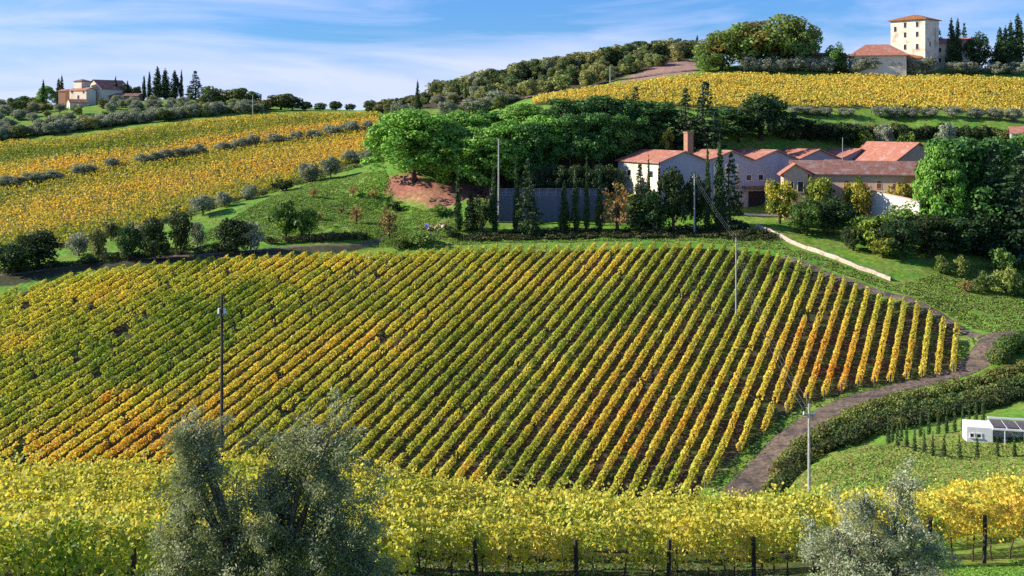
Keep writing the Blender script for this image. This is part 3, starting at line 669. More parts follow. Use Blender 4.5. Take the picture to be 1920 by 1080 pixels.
CATN = {'dome_pine': ('umbrella_pine', 'pine tree'), 'young_cypress': ('young_cypress', 'cypress tree'), 'cypress': ('cypress_tree', 'cypress tree'), 'stone_pine': ('umbrella_pine', 'pine tree'), 'pine': ('pine_tree', 'pine tree'), 'fir': ('fir_tree', 'fir tree'), 'olive': ('olive_tree', 'olive tree'),
        'oak': ('oak_tree', 'oak tree'), 'broadleaf': ('leafy_tree', 'tree'), 'dark_tree': ('evergreen_tree', 'tree'), 'yellow_tree': ('autumn_tree', 'tree'), 'lime_tree': ('autumn_tree', 'tree'), 'rust_tree': ('autumn_tree', 'tree'),
        'wood_tree': ('woodland_tree', 'tree'), 'wood_green': ('woodland_tree', 'tree'), 'shrub': ('shrub', 'shrub'), 'dark_shrub': ('shrub', 'shrub')}
n_tree = {}
def put_tree(kind, loc, h, w, label, group=None, rz=None):
    name, cat = CATN[kind]; pr = PROTO[kind]; p = pr[n_tree.get(kind, 0) % len(pr)]; n_tree[kind] = n_tree.get(kind, 0)+1
    root = empty(name, loc, random.uniform(0, 6.28) if rz is None else rz)
    root.scale = (w/p['w'], w/p['w'], h/p['h'])
    link('crown', p['c'], root); link('trunk', p['t'], root)
    tag(root, label, cat, group); return root
def tree(kind, px, base, top, wpx, label, group=None, Y=None, ymin=9, ymax=1400, sink=.15):
    x, yv, z = hit(px, base, ymin, ymax) if Y is None else at(px, Y)
    ztop = (HY-top)*yv/F; h = max(1.0, ztop-z); return put_tree(kind, (x, yv, z-sink), h+sink, max(.5, wpx*yv/F*1.18), label, group)
def trees(kind, rows, group=None, **kw):
    for r in rows: tree(kind, r[0], r[1], r[2], r[3], r[4], group, **kw)

# --- umbrella pines left of the winery
G = 'umbrella pines beside the winery'
for r in ((778, 337, 202, 158, 'leftmost umbrella pine, bright green dome leaning over the red earth bank', 297), (842, 345, 234, 138, 'low bright umbrella pine in front, right of the leftmost one', 297),
          (900, 345, 236, 134, 'umbrella pine behind the tall lamp mast', 296), (868, 310, 206, 112, 'umbrella pine showing above the front pair', 312), (952, 330, 226, 104, 'umbrella pine right of the lamp mast with shaded underside', 302),
          (980, 300, 192, 96, 'round-topped umbrella pine at the back below the hilltop vineyard', 318), (1018, 300, 214, 92, 'umbrella pine whose trunk stands on the lit earth bank', 306)):
    tree('stone_pine', *r[:5], G, Y=r[5])
tree('stone_pine', 815, 335, 214, 120, 'umbrella pine wedged between the leftmost one and the low bright one', G, Y=304)
G = 'dark pine belt behind the winery'
for px, top, w, Y, lb in ((1052, 184, 84, 309, 'dark pine next to the umbrella pines, left end of the belt'), (1092, 186, 78, 308, 'second dark pine from the left in the belt behind the winery'), (1130, 178, 80, 310, 'dark pine above the left end of the winery roof'),
                         (1168, 184, 76, 312, 'fourth dark pine from the left in the belt behind the winery'), (1205, 188, 80, 312, 'dark pine with lime lower fringe behind the winery roof'), (1240, 190, 78, 314, 'dark pine just left of the brick chimney'),
                         (1268, 205, 60, 316, 'shorter dark pine right behind the brick chimney'), (1352, 202, 78, 318, 'broad dark pine between the two firs and the big evergreen'), (1385, 205, 70, 318, 'dark pine against the left side of the big evergreen')):
    tree('pine', px, 290, top, w, lb, G, Y=Y)
for px, tp, w, Y, lb in ((925, 208, 100, 322, 'umbrella pine crown at the back, above the lamp mast'), (1000, 232, 90, 300, 'shaded umbrella pine just right of the back round-topped one'), (1070, 215, 90, 303, 'shaded pine in front of the left end of the dark belt'), (1112, 212, 84, 304, 'shaded pine in front of the belt above the tallest thin cypress'), (1150, 214, 84, 305, 'shaded pine in front of the belt by the hall roof'), (1190, 218, 80, 308, 'shaded pine in front of the belt over the hall ridge')):
    tree('dome_pine', px, 296, tp, w, lb, 'shaded pines in front of the dark belt', Y=Y)
tree('fir', 1192, 290, 160, 46, 'slender fir tip rising from the pine belt into the yellow vineyard', Y=316)
tree('fir', 1286, 290, 164, 62, 'tall fir above the brick chimney, left of a taller one', Y=308)
tree('fir', 1323, 295, 150, 78, 'tallest fir in the belt, its tip reaching the hilltop vineyard', Y=307)
tree('dark_tree', 1428, 292, 170, 104, 'huge rounded dark evergreen behind the middle of the winery roofs', Y=320)
tree('dark_tree', 1465, 280, 200, 70, 'dark evergreen at the right flank of the huge rounded one', Y=322)
for px, top, w, lb in ((1500, 218, 66, 'dark bushy tree behind the winery, nearest the huge evergreen'), (1545, 224, 66, 'dark bushy tree in the middle of the bank behind the winery'), (1592, 226, 60, 'dark bushy tree at the right end of the bank behind the winery')):
    tree('dark_tree', px, 270, top, w, lb, 'dark trees on the bank behind the winery', Y=324)
for q, (px, tp) in enumerate(((1000, 312), (1026, 306), (1052, 309), (1078, 304), (1104, 308), (1130, 303), (1152, 306))):
    tree('dark_tree', px, 352, tp, 46, f'dark evergreen, {ordinal(q+1)} from the left on the terrace above the blue-grey wall', 'dark evergreens above the blue-grey wall', Y=289)
tree('lime_tree', 1247, 268, 236, 30, 'lime-green leafy tree hanging below the dark pines behind the roof', Y=305)
# --- cypresses and trees in front of the winery
G = 'cypresses standing along the foot of the winery'
for r in ((859, 434, 322, 13, 'thin cypress at the left end of the line, beside the rubble heap'), (883, 434, 358, 22, 'short dark cypress second from the left end of the line'),
          (926, 430, 308, 14, 'thin cypress just left of the lamp mast'), (968, 428, 296, 11, 'very thin cypress touching the left edge of the dark fir'), (1058, 430, 338, 17, 'short cypress in front of the middle of the blue-grey wall'),
          (1079, 430, 310, 13, 'cypress right of the short one by the blue-grey wall'), (1100, 430, 290, 10, 'needle-thin tallest cypress by the blue-grey wall'), (1124, 430, 302, 13, 'cypress at the right end of the blue-grey wall'),
          (1216, 426, 292, 9, 'thin cypress across the lit cream wall of the winery'), (1236, 426, 300, 8, 'thinnest cypress at the corner of the cream wall'), (1327, 430, 269, 12, 'thin cypress rising over the second roof right of the chimney'),
          (1349, 430, 254, 19, 'tallest dark cypress right of the chimney')):
    tree('cypress', *r[:5], G, Y=267.5)
tree('fir', 989, 428, 296, 50, 'bushy dark fir in front of the left end of the blue-grey wall', Y=267)
tree('fir', 1200, 428, 306, 44, 'dark fir before the lit cream wall of the winery', Y=269)
tree('fir', 1371, 430, 284, 50, 'dark fir right of the tallest cypress by the winery', Y=268)
tree('dark_tree', 1262, 432, 304, 58, 'tall dense dark tree hiding the middle of the winery gable', Y=268)
tree('dark_tree', 1305, 432, 320, 44, 'dark tree behind the grey pole before the gable', Y=270)
tree('dark_shrub', 905, 436, 362, 34, 'dark bush between the two short cypresses left of the lamp mast', Y=267)
tree('dark_tree', 1225, 432, 350, 50, 'low dark tree at the foot of the cream wall', Y=266)
tree('rust_tree', 1158, 428, 336, 58, 'pale brownish tree at the right end of the blue-grey wall', Y=267)
for r in ((1462, 402, 330, 60, 'round orange-yellow tree where the porch begins', 273), (1535, 385, 322, 50, 'round yellow-green tree before the left part of the pink building', 274), (1607, 398, 332, 50, 'round yellow-green tree left of the bright drive', 273), (1686, 392, 330, 54, 'round yellow-green tree right of the bright drive', 273)):
    tree('yellow_tree' if r[0] != 1535 else 'lime_tree', *r[:5], 'round autumn trees before the pink building', Y=r[5])
tree('yellow_tree', 1748, 398, 345, 26, 'small golden tree tucked under the big right umbrella pine', Y=272)
tree('broadleaf', 1512, 442, 368, 66, 'large dark green bush, left half of the pair below the pink building', Y=264)
tree('dark_tree', 1560, 442, 366, 72, 'large dark bush, right half of the pair below the pink building', Y=265)
tree('lime_tree', 1632, 476, 398, 76, 'loose yellow-green tree above the stone wall', Y=255)
tree('broadleaf', 1700, 462, 378, 84, 'mid-green tree right of the loose yellow-green one', Y=261)
tree('broadleaf', 1768, 470, 392, 100, 'wide green tree under the big umbrella pine', Y=260)
tree('lime_tree', 1655, 498, 440, 56, 'low yellow-green bush close to the stone wall', Y=250)
tree('dome_pine', 1830, 405, 262, 110, 'darker umbrella pine merging with the right half of the big one', Y=268)
tree('stone_pine', 1764, 405, 264, 84, 'bright crown added as the sunlit left edge of the big umbrella pine', Y=264)  # separate brighter tree added as the big pine's sunlit rim
tree('dome_pine', 1798, 405, 260, 150, 'big umbrella pine with sunlit left edge at the right of the winery', Y=266)  # darker pine kind puts the crown's shade into its colour
tree('dome_pine', 1868, 400, 258, 110, 'umbrella pine behind the right shoulder of the big one', Y=276)
tree('dome_pine', 1925, 400, 252, 90, 'umbrella pine cut by the right frame edge', Y=280)
tree('fir', 1862, 455, 262, 120, 'wide dark cedar-like fir under the right umbrella pines', Y=262)
tree('fir', 1908, 462, 290, 110, 'dark fir with layered boughs at the right frame edge', Y=257)
tree('dark_tree', 1830, 462, 350, 90, 'dark tree filling the gap left of the wide fir', Y=266)
for r in ((1763, 512, 477, 28, 'clipped yellow-green shrub, leftmost on the shaded bank'), (1801, 520, 481, 28, 'clipped green shrub, second on the shaded bank'), (1877, 512, 464, 42, 'taller pale green shrub near the right edge of the bank'),
          (1846, 548, 508, 36, 'grey-green bush on the sunny side of the bank'), (1886, 552, 502, 48, 'sprawling green bush right of the grey-green one'), (1915, 556, 520, 34, 'green bush at the frame edge above the grass'), (1812, 548, 522, 30, 'pinkish low bush on the grassy bank')):
    tree('shrub' if '1812' not in str(r[0]) else 'rust_tree', *r[:5], 'shrubs on the grassy bank at the right', ymin=225)
# --- hilltop with the tower
G = 'olive trees edging the hilltop vineyard'
for i, px in enumerate((1406, 1434, 1462, 1495, 1522, 1548, 1606, 1636, 1678, 1708, 1740, 1790, 1820, 1868, 1905)):
    tree('olive', px, 143 if px < 1780 else 150, 106+((i*7) % 5)-2 if px < 1780 else 114, 34, f'grey-green olive, {ordinal(i+1)} from left in the row below the stone tower', G, Y=400.5)
for i, px in enumerate((1492, 1518, 1546, 1586, 1650, 1677, 1707, 1742, 1786, 1830, 1866, 1902)):
    tree('olive', px, 224, 198+((i*5) % 4), 30, f'dusky olive, {ordinal(i+1)} from the left below the lower edge of the hilltop vineyard', 'olives below the hilltop vineyard', Y=340)
for r in ((1352, 140, 58, 96, 'left lobe of the great oak on the hilltop, a separate lower tree', 409), (1395, 140, 42, 120, 'great spreading oak on the hilltop, left of its tallest neighbour', 410), (1448, 140, 24, 130, 'tallest spreading oak on the hilltop', 413), (1492, 138, 38, 92, 'oak on the hilltop with its dark right side against the sky', 411), (1330, 140, 92, 56, 'low leafy oak at the left foot of the hilltop oaks', 404)):
    tree('oak', *r[:5], 'spreading oaks on the hilltop', Y=r[5])
tree('broadleaf', 1570, 136, 80, 48, 'green tree between the oaks and the low tiled house', Y=404)
for r in ((1784, 125, 34, 17, 'dark column cypress in front of the small pink house'), (1796, 120, 33, 13, 'slim cypress just behind the column one by the pink house'), (1895, 125, 38, 20, 'cypress third from the right frame edge on the hilltop'), (1909, 125, 25, 22, 'tallest cypress at the right frame edge on the hilltop'),
          (1875, 125, 50, 18, 'shorter cypress left of the tall ones near the frame edge'), (1885, 125, 48, 16, 'cypress squeezed between taller ones near the frame edge')):
    tree('cypress', *r[:5], 'cypresses on the tower hill', Y=408)
tree('fir', 1757, 100, 38, 32, 'dark conifer against the shaded side of the stone tower', Y=417)
tree('fir', 1808, 110, 42, 26, 'dark conifer right behind the small pink house', Y=420)
tree('dark_tree', 1836, 130, 58, 48, 'dense dark evergreen right of the small pink house', Y=406)
tree('dark_tree', 1882, 130, 72, 52, 'dense dark evergreen below the cypresses at the frame edge', Y=406)
tree('cypress', 1307, 104, 66, 9, 'lone cypress on the skyline left of the hilltop oaks', Y=470)
tree('cypress', 1529, 104, 80, 4, 'tiny cypress tip on the skyline right of the oaks', Y=430)
for q, (px, tp, w, bs) in enumerate(((1690, 402, 70, 488), (1742, 398, 84, 482), (1795, 396, 90, 478), (1850, 392, 90, 482), (1905, 398, 90, 488), (1822, 330, 80, 440), (1885, 336, 90, 452), (1600, 420, 40, 470))):
    tree('dark_tree', px, bs, tp, w, ['dark evergreen behind the loose yellow-green tree above the stone wall', 'dark evergreen below the left edge of the big umbrella pine', 'dark evergreen below the middle of the big umbrella pine', 'dark evergreen in front of the wide cedar-like fir', 'lowest dark evergreen at the right frame edge', 'dark crown pressed between umbrella pine and the wide fir', 'dark crown high against the right frame edge', 'narrow dark tree left of the loose yellow-green one'][q], 'crowded dark trees at the right', ymin=225)
for r in ((1657, 272, 230, 30, 'pale olive on the shaded bank behind the winery'), (1772, 262, 228, 34, 'silvery olive above the right umbrella pine'), ):
    tree('olive', *r[:5], None, Y=322)
tree('lime_tree', 1700, 282, 244, 36, 'small pale yellow tree above the big tiled roof', Y=318)
tree('lime_tree', 1622, 268, 240, 28, 'small pale tree right of the thin metal pole', Y=322)
# wooded ridge
def ridge_y(px): return np.interp(px, [680, 800, 900, 1000, 1100, 1200, 1300], [206, 190, 166, 146, 129, 113, 106])
i = 0
for t in range(1100):
    px = random.uniform(690, 1300); 
    Yv = random.uniform(392, 505) if px < 1060 else random.uniform(415, 500)
    if t % 3 == 0: Yv = random.uniform(486, 500) if px < 1060 else random.uniform(470, 484)
    x, yv, z = at(px, Yv); py = HY-F*z/Yv
    if px > 1000 and py > np.interp(px, [1000, 1100, 1180, 1300], [182, 166, 141, 110]): continue
    if px < 1000 and py > 222: continue
    if t % 3 and rng.random() < .5: continue
    h = (random.uniform(6.5, 9.5) if t % 3 == 0 else random.uniform(5.0, 7.6)) if px > 820 else random.uniform(3.4, 5.0); k = 'wood_tree' if random.random() < .62 else 'wood_green' if random.random() < .8 else 'olive'
    put_tree(k, (x, yv, z-.4), h, h*random.uniform(.9, 1.4), {'wood_tree': 'small olive-brown tree in the scrubby wood on the distant ridge', 'wood_green': 'small dark green tree in the scrubby wood on the distant ridge', 'olive': 'small grey olive in the scrubby wood on the distant ridge'}[k], {'wood_tree': 'olive-brown trees on the ridge', 'wood_green': 'dark green trees on the ridge', 'olive': 'grey olives on the ridge'}[k])
    i += 1
    if i > 238: break
for r in ((783, 200, 149, 9, 'lone dark cypress on the ridge, tallest one left of the wood'), (873, 185, 150, 5, 'thin cypress in the middle of the scrubby ridge'), (968, 190, 168, 6, 'short cypress where the ridge road begins'), (912, 185, 160, 9, 'dark cypress among the scrub right of the thin one')):
    tree('cypress', *r[:5], 'cypresses on the scrubby ridge', Y=425)
for r in ((745, 205, 185, 24), (760, 210, 194, 30), (880, 205, 186, 40), (930, 200, 168, 46), (905, 205, 182, 40), (958, 200, 176, 36), (840, 208, 186, 34)):
    tree('olive', *r[:4], 'silvery round olive at the foot of the scrubby ridge', 'olives at the foot of the ridge', Y=412)
# --- left hill with the farmhouse
def Lh(px, base): return hit(px, base, 440)
G = 'cypresses around the left farmhouse'
for r in ((81, 200, 149, 9, 'cypress left of the farmhouse beside a pine'), (110, 198, 146, 11, 'left one of the cypress pair touching the farmhouse'), (116, 198, 140, 9, 'right one of the cypress pair touching the farmhouse'), (217, 185, 143, 8, 'small cypress behind the farmhouse roof end'), (239, 185, 150, 6, 'tiny cypress right of the farmhouse'),
          (270, 188, 141, 8, 'leftmost thin cypress of the tall group'), (280, 188, 133, 8, 'second thin cypress of the tall group'), (295, 188, 124, 17, 'tallest broad cypress of the group right of the farmhouse'), (310, 188, 129, 18, 'broad cypress right of the tallest one'), (328, 188, 132, 18, 'broad cypress next to the thin right-hand one'), (340, 188, 130, 7, 'thin cypress at the right of the tall group')):
    tree('cypress', *r[:5], G, Y=556)
tree('fir', 366, 195, 132, 34, 'dark conifer standing apart right of the tall cypress group', Y=556)
tree('stone_pine', 87, 198, 160, 30, 'flat-topped pine left of the farmhouse', Y=560)
for r in ((45, 205, 178, 34, 'pale green tree left of the farmhouse on the skyline'), (62, 205, 180, 30, 'yellow-green tree nearest the left cypress'), (25, 205, 182, 26, 'green tree at the far left of the skyline'), (235, 190, 156, 26, 'green tree right of the farmhouse roof'), (254, 190, 160, 22, 'small green tree before the tall cypress group'),
          (396, 210, 160, 40, 'bluish tree right of the lone conifer'), (440, 212, 162, 50, 'leafy skyline tree by the distant pole'), (468, 212, 170, 36, 'skyline tree right of the distant pole'), (526, 214, 173, 50, 'tallest tree of the skyline clump over the yellow vineyard'), (548, 214, 180, 34, 'lower tree right of the tallest in the skyline clump'),
          (572, 214, 189, 30, 'small dark skyline tree'), (600, 215, 192, 24, 'small rounded skyline tree before the gap'), (630, 215, 188, 26, 'skyline tree alone in the gap'), (656, 215, 194, 20, 'tiny skyline tree next to the ridge'), (500, 214, 186, 40, 'low skyline tree left of the tallest clump tree'), (415, 212, 176, 36, 'rounded skyline tree left of the pole'), (385, 212, 185, 40, 'low tree at the foot of the lone conifer')):
    tree('wood_green' if r[0] not in (45, 62) else 'lime_tree', *r[:5], 'trees along the left skyline', Y=560 if r[0] < 380 else 520)
i = 0
for t in range(2000):
    px = random.uniform(-20, 500); py = random.uniform(196, 266) if t % 3 else np.interp(px, [0, 120, 250, 400, 500], [262, 246, 230, 213, 208])+random.uniform(-3, 4)
    lim = np.interp(px, [0, 120, 250, 400, 500], [262, 246, 230, 213, 208])
    if py > lim+4: continue
    if 95 < px < 180 and py < 212: continue
    x, yv, z = hit(px, py, 440)
    if yv > 640: continue
    h = random.uniform(3.6, 6.2); k = random.choice(['olive', 'olive', 'wood_green', 'olive', 'olive', 'wood_tree'])
    put_tree(k, (x, yv, z-.3), h, h*random.uniform(1, 1.5), {'olive': 'grey-blue olive in the grove below the left farmhouse', 'wood_green': 'dark green tree in the grove below the left farmhouse', 'wood_tree': 'brownish tree in the grove below the left farmhouse'}[k], {'olive': 'olives in the farmhouse grove', 'wood_green': 'green trees in the farmhouse grove', 'wood_tree': 'brownish trees in the farmhouse grove'}[k])
    i += 1
    if i > 205: break
# --- olives dividing the left vineyard
G = 'olives in the line across the left vineyard'
for i, (px, base, w) in enumerate(((8, 352, 26), (28, 350, 34), (60, 345, 30), (78, 343, 30), (100, 340, 28), (146, 330, 26), (164, 328, 30), (210, 318, 22), (269, 308, 28), (292, 305, 26), (313, 302, 26), (346, 296, 34), (375, 292, 22), (420, 285, 34), (452, 279, 30), (475, 275, 24), (520, 271, 36), (555, 266, 22), (588, 262, 26), (622, 256, 32), (657, 250, 30), (689, 245, 20))):
    tree('olive', px, base, base-24+((i*3) % 5), w*1.1, f'dusty olive, {ordinal(i+1)} from the left in the line across the orange vineyard', G, ymin=300)
for r in ((580, 342, 303, 38, 'grey olive at the upper edge of the grass slope'), (620, 336, 292, 34, 'taller grey olive right of the upper edge one'), (657, 306, 280, 32, 'dark olive near the left umbrella pine'), (692, 304, 276, 36, 'olive touching the leftmost umbrella pine'), (468, 374, 344, 28, 'small olive between vineyard and grass'), (380, 404, 364, 42, 'dark olive at the vineyard foot, left part'), (420, 388, 358, 28, 'small greyish olive at the vineyard foot')):
    tree('olive', *r[:5], 'olives between left vineyard and grass', ymin=262)
tree('dark_shrub', 530, 358, 334, 34, 'dark green bush at the vineyard edge', ymin=262)
for r in ((26, 512, 448, 84, 'dark-green', 'bushy dark tree at the left frame edge'), (72, 500, 428, 74, 'dark-green', 'larger dark tree right of the one at the frame edge'), (148, 480, 432, 40, 'olive', 'slim grey olive right of the large dark trees'), (186, 485, 424, 36, 'rust', 'reddish-tipped tree left of the tall dark olive'),
          (240, 490, 414, 40, 'dark', 'tall dark olive with visible trunk above the track'), (290, 490, 402, 56, 'dark', 'big dark tree in the middle of the left group'), (338, 476, 386, 44, 'dark', 'tall dark tree second from the right of the left group'), (370, 462, 412, 26, 'olive', 'small tree at the right end of the left group'),
          (208, 452, 412, 30, 'rust', 'small reddish tree behind the left group'), (262, 470, 420, 30, 'olive', 'grey olive tucked between dark trees')):
    k = {'dark-green': 'dark_tree', 'olive': 'olive', 'rust': 'wood_tree', 'dark': 'dark_tree'}[r[4]]
    tree(k, r[0], r[1], r[2], r[3], r[5], 'trees between track and left vineyard', ymin=238)
tree('dark_tree', 442, 478, 404, 66, 'dark rounded olive leaning over the sunken track', ymin=240); tree('olive', 470, 474, 412, 46, 'grey side of the dark rounded tree over the track', ymin=240)
tree('lime_tree', 536, 446, 372, 52, 'yellow-green leafy tree on the sunny grass slope', ymin=240)
tree('broadleaf', 566, 446, 378, 56, 'dark green leafy tree joined to the yellow-green one on the grass', ymin=240)
tree('rust_tree', 729, 444, 384, 36, 'pale reddish tree at the corner of the grass slope', ymin=240)
for r in ((662, 368, 344, 18, 'tiny rusty sapling high on the grass slope'), (588, 370, 350, 16, 'tiny rusty sapling left of the high one'), (700, 372, 352, 18, 'tiny sapling nearest the red earth'), (668, 420, 380, 26, 'bare pale sapling in the middle of the grass slope'), (640, 400, 384, 14, 'tiny sapling left of the bare one'), (600, 412, 396, 14, 'tiny sapling below the leafy pair')):
    tree('rust_tree', *r[:5], 'orchard saplings on the grass slope', ymin=245)
tree('dark_shrub', 740, 396, 376, 30, 'dark bush below the red earth bank', ymin=255)
tree('shrub', 826, 404, 382, 40, 'bright green bush by the rubble heap', ymin=255); tree('shrub', 790, 462, 434, 60, 'bright green bush at the top edge of the striped field', ymin=245)
tree('shrub', 750, 466, 444, 50, 'low green bush left of the bright one on the field edge', ymin=245); tree('dark_shrub', 850, 446, 428, 24, 'dark bush at the foot of the leftmost thin cypress', ymin=245)
tree('dark_shrub', 10, 880, 828, 76, 'grey-green bush at the lower left corner of the striped field', Y=152)

# bushy bank along the near side of the road: one continuous thicket
def thicket(name, line, label, hgt, wid, col, n_per_m, size, seed=0, drop=0, cat='hedge'):
    p = np.array([hit(a, b, ymin=100)[:2] for a, b in line]); s = np.r_[0, np.cumsum(np.linalg.norm(np.diff(p, axis=0), axis=1))]
    cl = []; t = 0
    while t < s[-1]:
        x = np.interp(t, s, p[:, 0])+random.uniform(-1, 1)*wid*.4; y = np.interp(t, s, p[:, 1])+random.uniform(-1, 1)*wid*.4
        z = float(Hq(x, y)[0]); r = random.uniform(.6, 1.25); cl.append(((x, y, z+hgt*random.uniform(.2, .75)), (r*1.25, r*1.25, r*hgt*.42))); t += 1.0/n_per_m
    x0, y0 = p[0]; off = np.array((x0, y0, float(Hq(x0, y0)[0])))
    C, Nn, S, cc = make_crown(cl, 9, size, col, .28, .65, .1, (.16, .17, .05), .25)
    o = link(name, leaves(name, C-off, Nn, S, cc, M_LEAF)); o.location = off; tag(o, label, cat); return o
thicket('hedge', [(1452, 925), (1462, 885), (1490, 852), (1530, 825), (1580, 795), (1640, 770), (1700, 752), (1760, 740), (1830, 722), (1880, 705), (1925, 690)], 'long shaggy hedge along the near side of the curving gravel road', 1.6, 2.0, (.17, .24, .06), 3.0, .14)
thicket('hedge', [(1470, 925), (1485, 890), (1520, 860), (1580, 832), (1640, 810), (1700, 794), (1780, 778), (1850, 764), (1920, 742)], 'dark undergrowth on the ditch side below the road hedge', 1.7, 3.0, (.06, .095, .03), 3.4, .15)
thicket('hedge', [(1560, 818), (1640, 790), (1700, 772), (1780, 758), (1850, 742), (1930, 716)], 'bramble thicket filling the slope between road hedge and ditch', 1.5, 4.0, (.075, .11, .03), 3.6, .15)
thicket('hedge', [(1868, 690), (1885, 668), (1905, 655), (1935, 650)], 'tall leafy hedge clump inside the road bend at the right frame edge', 3.4, 3.0, (.09, .14, .03), 4, .15)
thicket('undergrowth', [(1250, 431), (1300, 432), (1380, 430), (1420, 440)], 'dark undergrowth added as the shade along the foot of the winery trees', 1.5, 2, (.03, .05, .02), 1.5, .15, cat='undergrowth')  # near-black leaves stand for the tree shade on the grass here

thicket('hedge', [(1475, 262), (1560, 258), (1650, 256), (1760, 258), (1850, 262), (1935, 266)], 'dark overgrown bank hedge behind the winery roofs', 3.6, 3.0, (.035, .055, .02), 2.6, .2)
thicket('undergrowth', [(0, 512), (100, 502), (200, 490), (300, 479), (400, 472), (440, 466)], 'dark undergrowth added as the shadow band on the bank above the farm track', 1.5, 2.0, (.05, .07, .025), 1.6, .15, cat='undergrowth')  # dark thicket put in for the shadow band along the bank
thicket('undergrowth', [(500, 458), (560, 454), (620, 451), (690, 450)], 'dark undergrowth added as bank shadow below the sunny grass slope', 1.6, 1.6, (.05, .06, .03), 1.8, .15, cat='undergrowth')  # continues the bank's shadow band as dark leaves
thicket('undergrowth', [(40, 474), (150, 458), (250, 434), (350, 405), (440, 380), (520, 356), (620, 326), (700, 305)], 'scrubby margin between the left vineyard and the grass', 1.3, 1.6, (.11, .13, .04), 1.0, .15, cat='undergrowth')
thicket('undergrowth', [(880, 448), (960, 444), (1060, 441), (1130, 440), (1200, 440), (1300, 440), (1400, 442), (1440, 446)], 'low dark groundcover added as the shade band below the winery trees', .8, 6.5, (.04, .07, .025), 6.5, .15, cat='undergrowth')  # dark belt laid in for the shade cast by the winery trees
# stone wall above the right-hand grass
def stone_wall():
    line = [(1418, 427), (1452, 440), (1492, 459), (1540, 477), (1600, 500), (1640, 514), (1672, 527)]
    p = np.array([hit(a, b, ymin=225)[:2] for a, b in line]); s = np.r_[0, np.cumsum(np.linalg.norm(np.diff(p, axis=0), axis=1))]
    t = np.arange(0, s[-1], .7); x = np.interp(t, s, p[:, 0]); y = np.interp(t, s, p[:, 1]); dx = np.gradient(x); dy = np.gradient(y); l = np.hypot(dx, dy); nx, ny = -dy/l, dx/l
    off = np.array((x[0], y[0], float(Hq(x[0], y[0])[0]))); V = []; Q = []
    top = .85+.22*(fbm(t/1.5, t*0, 4)-.5)*2; w = .3+.05*rng.random(len(t))
    for i in range(len(t)):
        z = float(Hq(x[i], y[i])[0])
        for (o_, zz) in ((-w[i], -.5), (-w[i], top[i]*.6), (-w[i]*.8, top[i]), (w[i]*.8, top[i]), (w[i], top[i]*.6), (w[i], -.5)):
            V.append((x[i]+nx[i]*o_-off[0], y[i]+ny[i]*o_-off[1], z+zz-off[2]))
    for i in range(len(t)-1):
        for j in range(5): Q += [i*6+j, i*6+j+1, (i+1)*6+j+1, (i+1)*6+j]
    me = np_mesh('stone_wall', np.array(V), Q, 4, M_WALLST); o = link('stone_wall', me); o.location = off
    tag(o, 'long pale dry-stone wall sloping down through the grass below the winery', 'stone wall')
stone_wall()

# grass tufts, weeds
def tufts(name, poly, n, size, cols, thr=.36, label=None, ymin=9):
    lo = poly.min(0); hi = poly.max(0); x = rng.uniform(lo[0], hi[0], n*3); y = rng.uniform(lo[1], hi[1], n*3)
    m = inside(x, y, poly) & (fbm(x/1.9, y/1.9, 33, 3) > thr); x = x[m][:n]; y = y[m][:n]; k = len(x)
    C = np.c_[x, y, Hq(x, y)+size*.5]; Nn = rng.normal(size=(k, 3))*.45+[-.25, -.2, 1.0]
    cc = np.array(cols)[rng.integers(0, len(cols), k)]*rng.uniform(.7, 1.3, k)[:, None]
    o = link(name, leaves(name, C, Nn, rng.uniform(.5, 1.4, k)*size, cc, M_GRASS, 1.0)); tag(o, label, 'grass', kind='stuff')
GC = [(.18, .36, .045), (.23, .42, .06), (.32, .38, .09), (.13, .25, .035)]
tufts('mound_grass', plan([(1475, 952), (1490, 893), (1560, 858), (1650, 838), (1750, 820), (1920, 790), (1990, 860), (1990, 950), (1750, 955), (1600, 958)], ymin=68, ymax=155), 60000, .12, GC+[(.34, .29, .10), (.30, .27, .08)], thr=.1, label='short rough grass covering the round mound at the lower right')
tufts('bank_grass', plan([(1450, 472), (1500, 470), (1680, 535), (1800, 500), (1960, 480), (1960, 625), (1860, 625), (1770, 585), (1600, 520)], ymin=205), 60000, .17, GC+[(.16, .15, .06), (.05, .09, .02)], label='weedy green grass on the slope right of the striped field')
tufts('orchard_grass', plan([(60, 500), (300, 470), (450, 400), (600, 335), (720, 320), (740, 380), (850, 395), (850, 450), (690, 455), (600, 440), (300, 478), (100, 505)], ymin=240), 60000, .15, GC+[(.22, .24, .06), (.05, .10, .02)], label='sunny green grass of the slope left of the pines')
tufts('roadside_grass', plan([(1330, 925), (1400, 830), (1480, 765), (1620, 722), (1800, 694), (1840, 670), (1800, 605), (1830, 640), (1840, 690), (1700, 722), (1540, 775), (1440, 850), (1380, 925)], ymin=160), 9000, .16, [(.06, .12, .02), (.10, .14, .04)], label='thin grass verge between vine rows and gravel road')
tufts('margin_grass', plan([(690, 462), (760, 440), (880, 436), (1440, 430), (1480, 468), (1430, 468), (1300, 452), (1000, 455), (860, 459)], ymin=240), 26000, .16, GC+[(.2, .2, .06), (.05, .09, .02)], label='rough grass margin along the top of the striped field')
off_n = np.c_[-np.gradient(ry), np.gradient(rx)]; off_n = off_n/np.linalg.norm(off_n, axis=1)[:, None]; rc = np.c_[rx, ry]
tufts('track_grass', np.r_[rc+off_n*.55, (rc-off_n*.55)[::-1]], 6000, .13, [(.14, .2, .05), (.22, .2, .09), (.1, .16, .04)], thr=.34, label='thin grassy centre strip and tufts on the gravel road')
